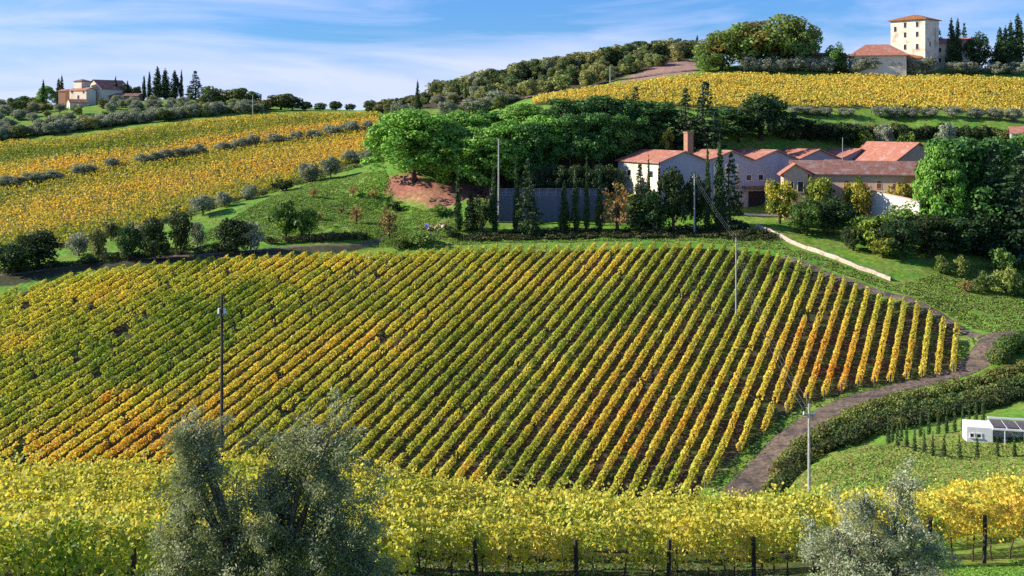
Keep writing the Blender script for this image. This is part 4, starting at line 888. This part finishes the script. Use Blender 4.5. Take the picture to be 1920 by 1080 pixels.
for side, nm in ((1, 'far'), (-1, 'near')): tufts('verge_grass', np.r_[rc+off_n*side*1.75, (rc+off_n*side*3.1)[::-1]], 5000, .14, GC+[(.3, .26, .12)], thr=.3, label=f'ragged grass verge on the {nm} side of the gravel road')
fgp = np.array([(9.5, 25), (20, 26), (24, 37.5), (11.5, 34.2), (9.2, 31)]); tufts('lawn_grass', fgp, 60000, .04, [(.16, .32, .03), (.22, .38, .04), (.12, .22, .03)], label='bright green grass strip at the bottom right corner')
fgq = np.array([(-6, 26), (11, 26), (14, 38), (-6, 36)]); tufts('weeds', fgq, 60000, .06, [(.05, .14, .02), (.09, .2, .02), (.16, .13, .08), (.2, .16, .1)], label='weeds and fallen leaves under the nearest vine row')

# ------------------------------------------------------------------ near olive trees
def near_olive(px, Y, h, lobes, n_leaf, label, seed, lsz=.030, colr=(.15, .17, .115), bare=0.0, trunks=1):
    random.seed(seed); x, yv, z = at(px, Y); root = empty('olive_tree', (x, yv, z-.1)); mb = MB(); Cs = []; Ns = []; tw = MB(); cc = []
    area = sum(r[1]*r[2] for r in lobes)
    for (c, r, rz, wgt) in [(np.array(l[0]), l[1], l[2], l[3]) for l in lobes]:
        base = np.array((c[0]*.12, c[1]*.12, h*.22)); mid = (base+c)/2+np.array((random.uniform(-.1, .1), 0, random.uniform(0, .15)))
        mb.tube([base, mid, c+np.array((0, 0, rz*.5))], [.10, .055, .012], 7)
        k = int(n_leaf*wgt*r*rz/area); nb = max(14, int(46*wgt*r*rz))
        # sprays: twigs leaving the limb, leaves in pairs along them
        d = unit(rng.normal(size=(nb, 3))+[0, 0, .45]); st = c+rng.normal(size=(nb, 3))*np.array((r, r, rz))*.28
        L_ = rng.uniform(.35, 1.2, nb)[:, None]*np.array((r, r, rz))*.85; en = st+d*L_
        for b in range(nb):
            m = (st[b]+en[b])/2+rng.normal(size=3)*.03
            tw.tube([st[b], m, en[b]], [.012, .007, .003], 3)
        b = rng.integers(0, nb, k); t = rng.random(k)**.6; C = st[b]*(1-t[:, None])+en[b]*t[:, None]+rng.normal(size=(k, 3))*.075
        Cs.append(C); Ns.append(np.cross(d[b], rng.normal(size=(k, 3)))+[0, 0, .4]); cc.append(np.array(colr)*rng.uniform(.55, 1.5, k)[:, None]+rng.normal(size=(k, 1))*.012)
    C = np.concatenate(Cs); Nn = np.concatenate(Ns); k = len(C); col = np.clip(np.concatenate(cc), .01, 1)
    N_ = unit(Nn); T = unit(np.cross(N_, rng.normal(size=(k, 3)))); B = np.cross(N_, T); L_ = rng.uniform(.8, 1.5, k)[:, None]*lsz; W = L_*.34
    V = np.stack([C-T*L_, C+B*W, C+T*L_, C-B*W], 1).reshape(-1, 3)
    link('crown', np_mesh('crown', V, np.arange(k*4), 4, M_OLIVE, np.repeat(col, 4, 0)), root)
    for q in range(trunks):
        o = (q-(trunks-1)/2)*.35; mb.tube([(o, 0, -.3), (o*.8+.03, .02, h*.09), (o*.4-.02, 0, h*.18), (0, 0, h*.27)], [.17, .13, .11, .09], 9)
    link('trunk', mb.mesh('trunk', M_OBARK, True), root); link('twigs', tw.mesh('twigs', M_OBARK), root)['kind'] = 'stuff'
    tag(root, label, 'olive tree')
# offsets in metres from the trunk foot: (x, y, z), radius, vertical radius, weight
k = 20/F
near_olive(500, 20.0, 3.9, [(( a[0][0]*1.08, a[0][1], a[0][2]*1.22), a[1]*1.02, a[2]*1.14, a[3]) for a in [((-1.15, 0, 2.6), .55, .9, 1.0), ((-1.3, .1, 1.7), .75, .7, 1.1), ((.75, 0, 2.55), .85, 1.0, .8), ((1.1, .1, 1.6), .95, .9, 1.3), ((.1, -.2, 1.4), .9, .8, 1.4), ((-.7, -.2, 1.1), .95, .7, 1.3), ((1.5, 0, .9), .75, .7, 1.3), ((.3, .3, 2.1), .6, .6, .9), ((0, 0, .7), 1.3, .6, 1.2), ((-1.2, 0, .5), .8, .6, 1.2), ((.45, .2, 2.75), .6, .5, .6), ((1.05, .1, 2.7), .6, .5, .6), ((-1.3, 0, 2.95), .46, .45, .7), ((-1.25, 0, 2.2), .6, .6, .8), ((-1.45, -.1, .95), .7, .6, 1.0), ((1.75, -.1, .55), .7, .5, 1.0), ((.1, .1, 2.0), .45, .5, .5), ((-.55, .1, 1.7), .5, .5, .6)]],
           90000, 'large silvery olive tree with two leafy heads in front of the yellow vines', 11, .030, (.31, .36, .20))
near_olive(1660, 23.0, 2.5, [((a[0][0]*1.28, a[0][1], a[0][2]*1.42), a[1]*1.25, a[2]*1.3, a[3]) for a in [((-.75, 0, 1.15), .65, .6, .9), ((-.6, 0, .6), .6, .5, .9), ((.35, 0, 1.3), .5, .65, .7), ((.75, 0, 1.1), .4, .5, .6), ((.25, .1, .7), .55, .45, .8), ((-.35, 0, 1.75), .30, .42, .8), ((.3, 0, 2.0), .30, .5, .9), ((-.1, 0, 1.1), .5, .5, .6)]],
           36000, 'small sparse pale grey olive tree at the lower right before the orange vines', 12, .030, (.36, .39, .26), trunks=2)
random.seed(99)

# ------------------------------------------------------------------ buildings
def wall_frame(name, px, Y, theta, z, label, cat='building', group=None):
    x = (px-CX)/F*Y; r = empty(name, (x, Y, z), R(theta)); tag(r, label, cat, group); return r
def window(root, x, y, z, w, h, face='front', arch=False, frame=None, pane=None):
    """window on a wall whose outer plane is y (front, facing -y) or x (side)"""
    fr = MB(); d = .06; t = .12
    def bx(m, a0, a1, z0, z1, p0, p1):
        if face == 'front': m.box(a0, a1, y-p1, y-p0, z0, z1)
        elif face == 'left': m.box(x-p1, x-p0, a0, a1, z0, z1)
        else: m.box(x+p0, x+p1, a0, a1, z0, z1)
    c = x if face == 'front' else y
    bx(fr, c-w/2-t, c-w/2, z, z+h, -.05, d); bx(fr, c+w/2, c+w/2+t, z, z+h, -.05, d); bx(fr, c-w/2-t, c+w/2+t, z+h, z+h+t, -.05, d); bx(fr, c-w/2-t-.05, c+w/2+t+.05, z-t, z, -.05, d+.06)
    f = fr.build('window', frame or M_STONE, root)
    p = MB()
    bx(p, c-w/2, c+w/2, z, z+h, -.05, .02)
    if arch:
        n = 8; V = []
        for i in range(n+1): a = math.pi*i/n; V.append((math.cos(a)*w/2, math.sin(a)*w/2))
        if face == 'front': p.prism([(x+u, z+h+t+v) for u, v in V], 'y', y-.03, y+.03)
    p.build('pane', pane or M_DARK, f); return f
def gable_roof(w, d, rise, z, over, th=.18, axis='y'):
    """two slabs; ridge along y (axis='y') or x"""
    m = MB(); W = w/2+over; s = rise/(w/2); zl = z-over*s
    prof = [(-W, zl), (0, z+rise), (W, zl), (W, zl+th), (0, z+rise+th), (-W, zl+th)]
    m.prism(prof, axis, -over, d+over) if axis == 'y' else m.prism(prof, axis, -over, d+over)
    return m
# --- winery hall: five parallel gables with lit left slopes
def winery():
    th = 25; s0 = 285.0; zc = -7.6; bay = 14.8; nb = 6; rise = 2.6; eave = zc-rise; base = -28.0
    root = wall_frame('winery_hall', 1283, s0, th, base, 'long winery hall with a sawtooth row of pinkish tiled gables and a brick chimney', 'winery')
    H0 = eave-base; D = 21.0
    w = MB(); prof = [(-bay/2, 0)]
    for b in range(nb): prof += [(-bay/2+b*bay, H0), (b*bay, H0+rise)]
    prof += [(-bay/2+nb*bay, H0), (-bay/2+nb*bay, 0)]
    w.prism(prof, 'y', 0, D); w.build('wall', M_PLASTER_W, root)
    # side wall skin, its sunlight put into a paler, warmer plaster
    MB().box(-bay/2-.06, -bay/2-.003, -.05, D, 0, H0-.05).build('sun_toned_skin', M_PLASTER, root)
    for b in range(nb):
        m = MB(); W = bay/2; s = rise/W; o1 = .9 if b == 0 else 0.0; o2 = .9 if b == nb-1 else 0.0; c = b*bay
        m.prism([(c-W-o1, H0-o1*s+.02), (c, H0+rise+.02), (c+W+o2, H0-o2*s+.02), (c+W+o2, H0-o2*s+.3), (c, H0+rise+.32), (c-W-o1, H0-o1*s+.3)], 'y', -.7, D+.5)
        r = m.build('roof', M_TILE, root)
        if b == 0:
            ch = MB().box(c+1.7, c+3.5, 1.0, 2.8, H0+rise-1.2, H0+rise+4.9); ch.box(c+1.55, c+3.65, .85, 2.95, H0+rise+4.9, H0+rise+5.25); ch.build('chimney', M_BRICK, r)
    for yy in (4, 9.5, 15):
        window(root, -bay/2-.06, yy, H0-4.0, 1.6, 1.6, 'left', frame=M_WHITE)
    # pilasters and openings of the shaded front
    for i, x in enumerate((9.5, 13.0, 16.5)): MB().box(x-.5, x+.5, -.32, -.003, 0, H0-.6).build('pilaster', M_PLASTER, root)
    for x in (4.2, 20.5, 24.5, 33, 37, 48): window(root, x, -.0, H0-5.2, 1.5, 1.4, frame=M_WHITE)
    MB().box(18.2, 28.2, -2.2, -.003, H0-7.2, H0-6.8).build('canopy', M_TILE_D, root)
    MB().box(20.4, 25.8, -.12, -.003, H0-12.5, H0-8.2).build('door', M_DARK, root)
    MB().box(19.2, 27.0, -.2, -.003, H0-8.15, H0-7.5).build('lintel', M_PLASTER_W, root)
winery()
def box_house(name, px, Y, th, base_z, w, d, h, label, mat, roof_mat, rise, ridge='x', over=.7, hip=False, wins=(), cat='house', group=None, roofname='roof', arch=False, extra=None):
    root = wall_frame(name, px, Y, th, base_z, label, cat, group)
    m = MB()
    if ridge == 'x' and not hip: m.prism([(0, 0), (0, h), (d/2, h+rise-.05), (d, h), (d, 0)], 'x', -w/2, w/2)
    elif not hip: m.prism([(-w/2, 0), (-w/2, h), (0, h+rise-.05), (w/2, h), (w/2, 0)], 'y', 0, d)
    else: m.box(-w/2, w/2, 0, d, 0, h)
    m.build('wall', mat, root)
    r = MB(); t = .22
    if hip:
        o = over; rr = min(w, d)/2*.98; z0 = h+.02
        if w >= d: a, b = (-w/2+rr, d/2), (w/2-rr, d/2)
        else: a, b = (0, rr), (0, d-rr)
        V = [(-w/2-o, -o, z0), (w/2+o, -o, z0), (w/2+o, d+o, z0), (-w/2-o, d+o, z0), (-w/2-o, -o, z0+t), (w/2+o, -o, z0+t), (w/2+o, d+o, z0+t), (-w/2-o, d+o, z0+t), (a[0], a[1], h+rise), (b[0], b[1], h+rise)]
        fs = [(3, 2, 1, 0), (0, 1, 5, 4), (1, 2, 6, 5), (2, 3, 7, 6), (3, 0, 4, 7)]
        if w >= d: fs += [(4, 5, 9, 8), (5, 6, 9), (6, 7, 8, 9), (7, 4, 8)]
        else: fs += [(4, 5, 8), (5, 6, 9, 8), (6, 7, 9), (7, 4, 8, 9)]
        r.add(V, fs)
    elif ridge == 'x':
        s = rise/(d/2); r.prism([(-over, h-over*s+.03), (d/2, h+rise+.03), (d+over, h-over*s+.03), (d+over, h-over*s+.3), (d/2, h+rise+.3), (-over, h-over*s+.3)], 'x', -w/2-over*.6, w/2+over*.6)
    else:
        s = rise/(w/2); r.prism([(-w/2-over, h-over*s+.03), (0, h+rise+.03), (w/2+over, h-over*s+.03), (w/2+over, h-over*s+.3), (0, h+rise+.3), (-w/2-over, h-over*s+.3)], 'y', -over*.6, d+over*.6)
    rf = r.build(roofname, roof_mat, root)
    for wn in wins: window(root, *wn)
    return root, rf
# pink range in front of the hall
Yb = 276.0; 
b1, rf1 = box_house('pink_range', 1620, Yb, -17, -27.5, 36, 8.5, 14.8, 'long pink plastered building with small arched windows under an old tiled roof', M_PLASTER_P, M_TILE_D, 2.7, 'x', .9, cat='building')
for wx, ar in ((-12.6, 0), (-8.5, 0), (-4.2, 1), (0, 0), (3.6, 1), (7.4, 0), (10.6, 0), (13.8, 1)): window(b1, wx, 0, 11.0, 1.0, 1.25, arch=bool(ar), frame=M_PLASTER_O, pane=M_SHUT)
for wx in (-10.5, -6, 5.5, 12): window(b1, wx, 0, 6.8, 1.0, 1.5, frame=M_PLASTER_O, pane=M_SHUT)
MB().box(9.5, 18.03, -.05, -.002, 0, 14.6).build('orange_panel', M_PLASTER_O, b1)
MB().box(2.6, 17, -1.6, -.003, 9.3, 9.9).build('balcony', M_WHITE, b1)
root_ = wall_frame('drive_stand_in', 1634, 274, -55, -25.5, 'bright cream wall standing in for the sunlit drive between the round trees', 'wall')  # wall added in place of the sunlit drive, turned to catch the sun
MB().prism([(0, 0), (0, 8.4), (13.6, 6.6), (13.6, 0)], 'y', 0, .5).build('wall', M_PALE, root_); MB().prism([(-.1, 8.42), (-.1, 8.65), (13.7, 6.85), (13.7, 6.62)], 'y', -.1, .6).build('stand_in_top', M_PLASTER_P, root_)  # wall and top edge are both parts of the added drive stand-in
box_house('porch_wing', 1492, 277.5, -8, -27.5, 6.0, 7, 14.7, 'pale pink roofed wing with white framed porch, left of the pink building', M_PLASTER_P, M_TILE, 2.2, 'y', .9, wins=((-1.2, 0, 10.0, 1.3, 2.6, 'front', False, M_WHITE), (1.2, 0, 10.0, 1.3, 2.6, 'front', False, M_WHITE)), cat='building')
box_house('roof_lantern', 1568, 291, 0, -14.0, 4.2, 4, 3.6, 'small white box room poking up between the winery roofs', M_PLASTER, M_TILE_D, .35, 'x', .3, cat='building')
box_house('big_barn', 1722, 296, 22, -22, 17, 20, 11.2, 'large red tiled barn partly behind the big umbrella pine', M_PLASTER_P, M_TILE, 5.2, 'y', .9, cat='building')
box_house('edge_house', 1928, 318, -20, -12, 9, 8, 9.0, 'small white house with red roof cut by the right frame edge', M_PLASTER_W, M_TILE, 1.6, 'x', .7, wins=((-2, 0, 5.5, 1, 1.4), (2, 0, 5.5, 1, 1.4)), cat='house')
# blue-grey concrete block at the left foot
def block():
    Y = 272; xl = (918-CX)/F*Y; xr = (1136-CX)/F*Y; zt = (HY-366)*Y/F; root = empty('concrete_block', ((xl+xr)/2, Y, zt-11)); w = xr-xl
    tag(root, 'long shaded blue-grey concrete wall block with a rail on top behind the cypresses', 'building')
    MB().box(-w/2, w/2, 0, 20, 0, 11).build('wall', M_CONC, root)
    for i in range(8): MB().box(-w/2+w*(i+.5)/8-.04, -w/2+w*(i+.5)/8+.04, -.03, -.002, 0, 11).build('panel_joint', M_METAL, root)
    rl = MB().box(-w/2, w/2, .1, .22, 12.5, 12.62); rl.box(-w/2, w/2, .12, .2, 11.6, 11.68); rail = rl.build('railing', M_METAL, root)
    for i in range(15): MB().box(-w/2+w*i/14.0-.06+(.06 if i == 0 else -.06 if i == 14 else 0), -w/2+w*i/14.0+.06+(.06 if i == 0 else -.06 if i == 14 else 0), .08, .24, 11, 12.7).build('baluster', M_GREYPOLE, rail)
    MB().box(-w/2+.5, w/2-.5, .5, .6, 11.0, 12.3).build('mesh_screen', M_CONC, root)
block()
# --- tower on the hill
def tower():
    Y = 405; zb = 18.0; ze = (HY-38)*Y/F
    root, rf = box_house('stone_tower', 1702, Y, -45, zb, 13.2, 11.5, ze-zb, 'tall pale stone tower house with small dark windows on the hilltop', M_STONE, M_TILE_B, 2.4, over=.9, hip=True, cat='tower house')
    h = ze-zb; q = Y/F
    for (dx, dz) in ((-4.8, 3.0), (-1.0, 1.7), (3.6, 1.7), (-1.0, 5.3), (3.6, 5.3), (-1.0, 9.8), (3.6, 9.8)): window(root, dx, 0, h-dz-1.0, 1.0, 1.9, frame=M_STONE, pane=M_DARK)
    window(root, 6.6, 4, h-9.8, 1, 1.8, 'right')
    MB().tube([(0, 5, h+2.0), (0, 5, h+5)], [.05, .04], 6).build('antenna', M_METAL, root)
    MB().box(6.6, 6.63+.05, -.02, 11.52, h-12.0, h-11.7).build('string_course', M_STONE, root)
tower()
r2, _ = box_house('pink_house', 1786, 410, -32, 15, 12.5, 9, 15.8-8.0+7.0, 'small two-storey pinkish house right of the stone tower', M_PLASTER, M_TILE, 1.8, 'x', .7, wins=((-4.5, 0, 11.6, .9, 1.4), (-4.5, 0, 7.8, .9, 1.4), (3.6, 0, 11.6, .9, 1.4), (5.3, 0, 9.6, .9, 1.4)), cat='house')
box_house('low_tiled_house', 1648, 399, -12, 17, 19, 11, 7.2, 'low broad house with pinkish tiled roof left of the stone tower', M_PLASTER, M_TILE, 4.6, over=1.2, hip=True, cat='house')
box_house('tiled_shed', 1702, 402, -20, 17, 9, 7, 6.6, 'small tiled shed at the foot of the stone tower', M_PLASTER, M_TILE_B, 1.6, 'x', .6, cat='shed')
box_house('garden_wall_house', 1542, 412, 4, 18, 19, 5, 7.2, 'long low dark roofed wall building between the oaks and the tiled house', M_BRICK, M_TILE_D, .9, 'x', .3, cat='building')
# --- farmhouse on the left hill
def farmhouse():
    Y = 548; q = Y/F
    def Z(py): return (HY-py)*q
    G_ = 'buildings of the farm on the left hill'
    zb = Z(208)
    box_house('farmhouse', 175, Y+4, -38, zb, 15, 16, Z(166)-zb, 'main farmhouse with long dark red roof on the left hill', M_PLASTER, M_TILE_D, 4.4, 'y', .7, wins=((-3.4, 0, Z(180)-zb, 1.1, 1.6), (2.2, 0, Z(180)-zb, 1.1, 1.6)), group=G_)
    box_house('farm_tower', 146, Y-1, -30, zb, 5.6, 5.2, Z(153)-zb, 'pale dovecote tower rising from the left farmhouse', M_PLASTER, M_TILE_D, 1.3, over=.5, hip=True, wins=((.4, 0, Z(174)-zb, 1.2, 2.2),), cat='tower', group=G_)
    box_house('farm_wing', 146, Y-4, -26, zb, 11.5, 6, Z(170)-zb, 'lit cream front wing with dark windows below the dovecote', M_PLASTER, M_TILE, 1.2, 'x', .4, wins=((-3.9, 0, Z(175)-zb, 1.2, 1.4), (.3, 0, Z(186)-zb, 1.2, 1.8), (3.9, 0, Z(175)-zb, 1.0, 1.3)), group=G_)
    box_house('farm_chapel', 128, Y-12, -52, Z(212), 5, 9.0, Z(193)-Z(212), 'tiny chapel-like outbuilding with an arched door below the farmhouse', M_PLASTER, M_TILE, 1.4, 'y', .4, wins=((0, 0, .2, 1.5, 2.2, 'front', True),), cat='outbuilding', group=G_)
    box_house('farm_barn', 228, Y+2, -6, Z(203), 17, 7, Z(180)-Z(203), 'long low dark barn right of the farmhouse', M_BRICK, M_TILE_D, 1.2, 'x', .6, cat='barn', group=G_)
    box_house('red_outhouse', 116, Y+3, -20, zb, 4.4, 5, Z(171)-zb, 'narrow reddish outhouse at the left of the farmhouse', M_BRICK, M_TILE, .9, 'x', .3, cat='outhouse', group=G_)
farmhouse()

# --- white pool house with slatted pergola at the lower right
def pavilion():
    Y = 132; x, yv, z = at(1868, Y); z = (HY-842)*Y/F; q = Y/F
    root = empty('white_pavilion', (x, Y, z), R(-14)); tag(root, 'low white terrace building with a grey slatted pergola roof at the right edge', 'pavilion')
    MB().box(-3.3, -.4, 0, 3.6, -.8, 2.45).build('wall', M_WHITE, root)
    for xx in (-2.7, -1.9): window(root, xx, 0, 1.25, .38, .42, frame=M_WHITE)
    MB().box(-.4, 9, 3.3, 3.6, -.8, 2.2).build('back_wall', M_WHITE, root)
    MB().box(-.4, 9, -.15, .05, -.8, .55).build('parapet', M_WHITE, root)
    MB().box(-.4, 9, 0.05, 3.3, -.8, -.1).build('terrace_floor', M_PALE, root)
    fr = MB().box(-.4, 9, -.1, .06, 2.3, 2.5); fr.box(-.4, 9, 3.5, 3.66, 2.75, 2.95)
    for i in range(7): fr.box(-.4+i*1.55, -.28+i*1.55, .06, 3.5, 2.42, 2.6)
    pf = fr.build('pergola', M_WHITE, root)
    for i in range(56): 
        a = -.28+i*.165
        if i % 9 == 8: continue
        MB().box(a, a+.11, .08, 3.48, 2.62, 2.68).build('slat', M_SLAT, pf)
    for i in range(4): MB().box(.9+i*2.2, 1.0+i*2.2, -.08, .02, .55, 2.3).build('post', M_WHITE, root)
pavilion()
def chair(px, Y, rz, label):
    x, yv, z = at(px, Y); z = (HY-842)*132/F-.1; root = empty('garden_chair', (x, Y, z), rz); tag(root, label, 'chair', 'white chairs on the pavilion terrace')
    MB().box(-.28, .28, -.28, .28, .42, .47).build('seat', M_WHITE, root); MB().box(-.28, .28, .25, .30, .47, 1.0).build('backrest', M_WHITE, root)
    for a in (-.24, .24):
        for b in (-.24, .24): MB().box(a-.025, a+.025, b-.025, b+.025, 0, .42).build('leg', M_WHITE, root)
chair(1862, 133.0, .3, 'white garden chair nearest the pavilion wall'); chair(1884, 132.7, -.4, 'white garden chair in the middle of the pavilion terrace'); chair(1906, 132.3, .9, 'white garden chair near the right frame edge on the terrace')

# young cypresses ringing the mound
SAP = [(1665.5, 834, 790), (1683, 838, 788), (1700, 839, 790), (1715, 847, 801), (1733, 850, 807), (1749, 856, 812), (1770, 858, 817), (1799, 858, 820), (1832, 859, 817), (1870, 857, 815), (1902, 858, 816)]
SAP2 = [(1673, 825, 778), (1690, 820, 777), (1726, 815, 769), (1742, 815, 771), (1759, 814, 766), (1775, 812, 774), (1790, 809, 761), (1805, 806, 766), (1817, 800, 758), (1830, 794, 752), (1843, 793, 744)]
for i, (a, b, c) in enumerate(SAP): tree('young_cypress', a, b, c-3, 8.5, f'young cypress, {ordinal(i+1)} from the left in the front arc on the mound', 'young cypresses in the front arc on the mound', ymin=90, ymax=150)
for i, (a, b, c) in enumerate(SAP2): tree('young_cypress', a, b, c-3, 7.5, f'young cypress, {ordinal(i+1)} from the left in the rear line by the dark ditch', 'young cypresses in the rear line by the ditch', ymin=90, ymax=152)

# ------------------------------------------------------------------ poles and wires
tops = {}
def pole(name, px, top, Y, r, mat, label, cross=True, key=None, cat='utility pole', base=None, aw=.42):
    x, yv, z = at(px, Y); zt = (HY-top)*Y/F; h = zt-z; root = empty(name, (x, Y, z)); tag(root, label, cat)
    MB().tube([(0, 0, -.5), (0, 0, h*.5), (0, 0, h)], [r*1.15, r, r*.75], 10).build('post', mat, root)
    if cross:
        cm = MB().box(-aw-.08, aw+.08, -.05, .05, h-.95, h-.86).build('crossarm', M_METAL, root)
        for s in (-aw, aw): MB().tube([(s, 0, h-.86), (s, 0, h-.62)], [.07, .05], 7).build('insulator', M_WHITE, cm)
    if key: tops[key] = [(x+s, Y, z+h-.55) for s in (-aw, .0, aw)]
    return root
p1 = pole('utility_pole', 416, 552, 49.5, .075, M_DARKWOOD, 'tall slim pole with pale insulators standing left in the striped field view', True, 'a', aw=.13)
pole('utility_pole', 1517, 757, 88, .11, M_GREYPOLE, 'pale pole standing by the round mound near the road bend', True, 'c')
pole('utility_pole', 1380, 446, planeY(590), .13, M_GREYPOLE, 'thin pale pole standing among the vine rows in the upper field', False, 'b')
pole('utility_pole', 1302, 326, 265, .17, M_GREYPOLE, 'grey pole before the winery gable', True, 'd')
pole('lamp_mast', 935, 260, 271.6, .22, M_GREYPOLE, 'tall grey lamp mast at the left end of the blue-grey wall', False, cat='lamp mast')
pole('utility_pole', 1144, 124, 392, .16, M_GREYPOLE, 'pole above the hilltop vineyard by the ridge road', False)
pole('utility_pole', 474, 178, 445, .14, M_GREYPOLE, 'distant pale pole on the left skyline trees', False)
pole('utility_pole', 225, 286, 372, .10, M_WOOD, 'small thin pole in the orange left vineyard', False)
pole('metal_pole', 1580, 258, 284, .12, M_METAL, 'thin metal pole rising between the winery roofs', False, cat='pole')
pole('utility_pole', 1602, 226, 326, .14, M_GREYPOLE, 'short pale pole on the dark bank behind the winery', False)
def wire(a, b, sag, label, group):
    a = np.array(a); b = np.array(b); p = []
    for i in range(25):
        t = i/24; q = a*(1-t)+b*t; q[2] -= sag*4*t*(1-t); p.append(q)
    p = np.array(p); off = p[0].copy(); o = MB().tube(p-off, [.008]*25, 4).build('overhead_wire', M_METAL); o.location = off; tag(o, label, 'wire', group)
bt = [(v[0], v[1], v[2]+.5) for v in tops['b']]
for i, s in enumerate(('left', 'middle', 'right')):
    wire(tops['d'][i], bt[i], .8, f'{s} overhead wire from the winery pole down to the pole among the vines', 'wires from the winery pole')
    wire(bt[i], tops['c'][i], 3.0, f'{s} overhead wire from the pole among the vines to the pole by the mound', 'wires over the right of the striped field')
    x2, y2, z2 = hit(1612+i*24, 846-i*5, 100, 150); wire(tops['c'][i], (x2, y2, z2+.1), 1.2, f'{s} wire running from the mound pole down to the grassy mound', 'wires leaving the mound pole')
# rubble heap by the field
def rubble():
    x, y, z = hit(822, 430, ymin=250); root = empty('rubble_heap', (x, y, z)); tag(root, 'pinkish and blue heap of rubble and tarpaulin left of the first cypress', 'rubble heap')
    for nm, mt, n in (('stones', M_WALLST, 34), ('bricks', M_BRICK, 26), ('tarpaulin', rough_mat('blue_tarpaulin', (.05, .07, .3), (.12, .15, .5), 2, .5, .3), 5)):
        m = MB()
        for i in range(n):
            a, b = random.gauss(0, 1.3 if nm != 'tarpaulin' else .5)-(1.6 if nm == 'tarpaulin' else 0), random.gauss(0, .7); s = random.uniform(.3, .7)*(1 if nm != 'tarpaulin' else 1.8)
            a *= 1.5; hh = max(0, 2.0-abs(a)*.4-abs(b)*.4); zz = random.uniform(-.1, hh)
            V = [(a+random.uniform(-1, 1)*s, b+random.uniform(-1, 1)*s, zz+random.uniform(-.6, .8)*s) for _ in range(4)]; m.add(V, [(0, 1, 2), (0, 2, 3), (0, 3, 1), (1, 3, 2)])
        m.build(nm, mt, root)['kind'] = 'stuff'
rubble()
# earth bank retaining step beside the red slope is part of the ground; distant hills
def hills():
    V = []; Q = []; n = 60
    for i in range(n):
        u = -0.85+i/(n-1)*1.7; Y = 2600; hgt = 25+55*fbm([u*4], [2.2], 8)[0]+ (26 if u < -.43 else 0)*np.clip((-.43-u)*20, 0, 1)
        for (dy, z) in ((-500, -260), (-200, -90+.4*hgt), (0, -60+hgt*.75), (300, -90)): V.append((u*(Y+dy), Y+dy, z))
    for i in range(n-1):
        for j in range(3): Q += [i*4+j, (i+1)*4+j, (i+1)*4+j+1, i*4+j+1]
    m = rough_mat('distant_wooded_hill', (.02, .04, .035), (.05, .08, .05), .01, .95, 0, coord='Object')
    tag(link('hills', np_mesh('hills', np.array(V), Q, 4, m, smooth=True)), kind='structure')
hills()
for o in bpy.data.objects:
    if o.parent is None and 'label' in o and len(o['label'].split()) > 16: print('LONG', o['label'])
print('vine rows', n_row, 'objects', len(bpy.data.objects))
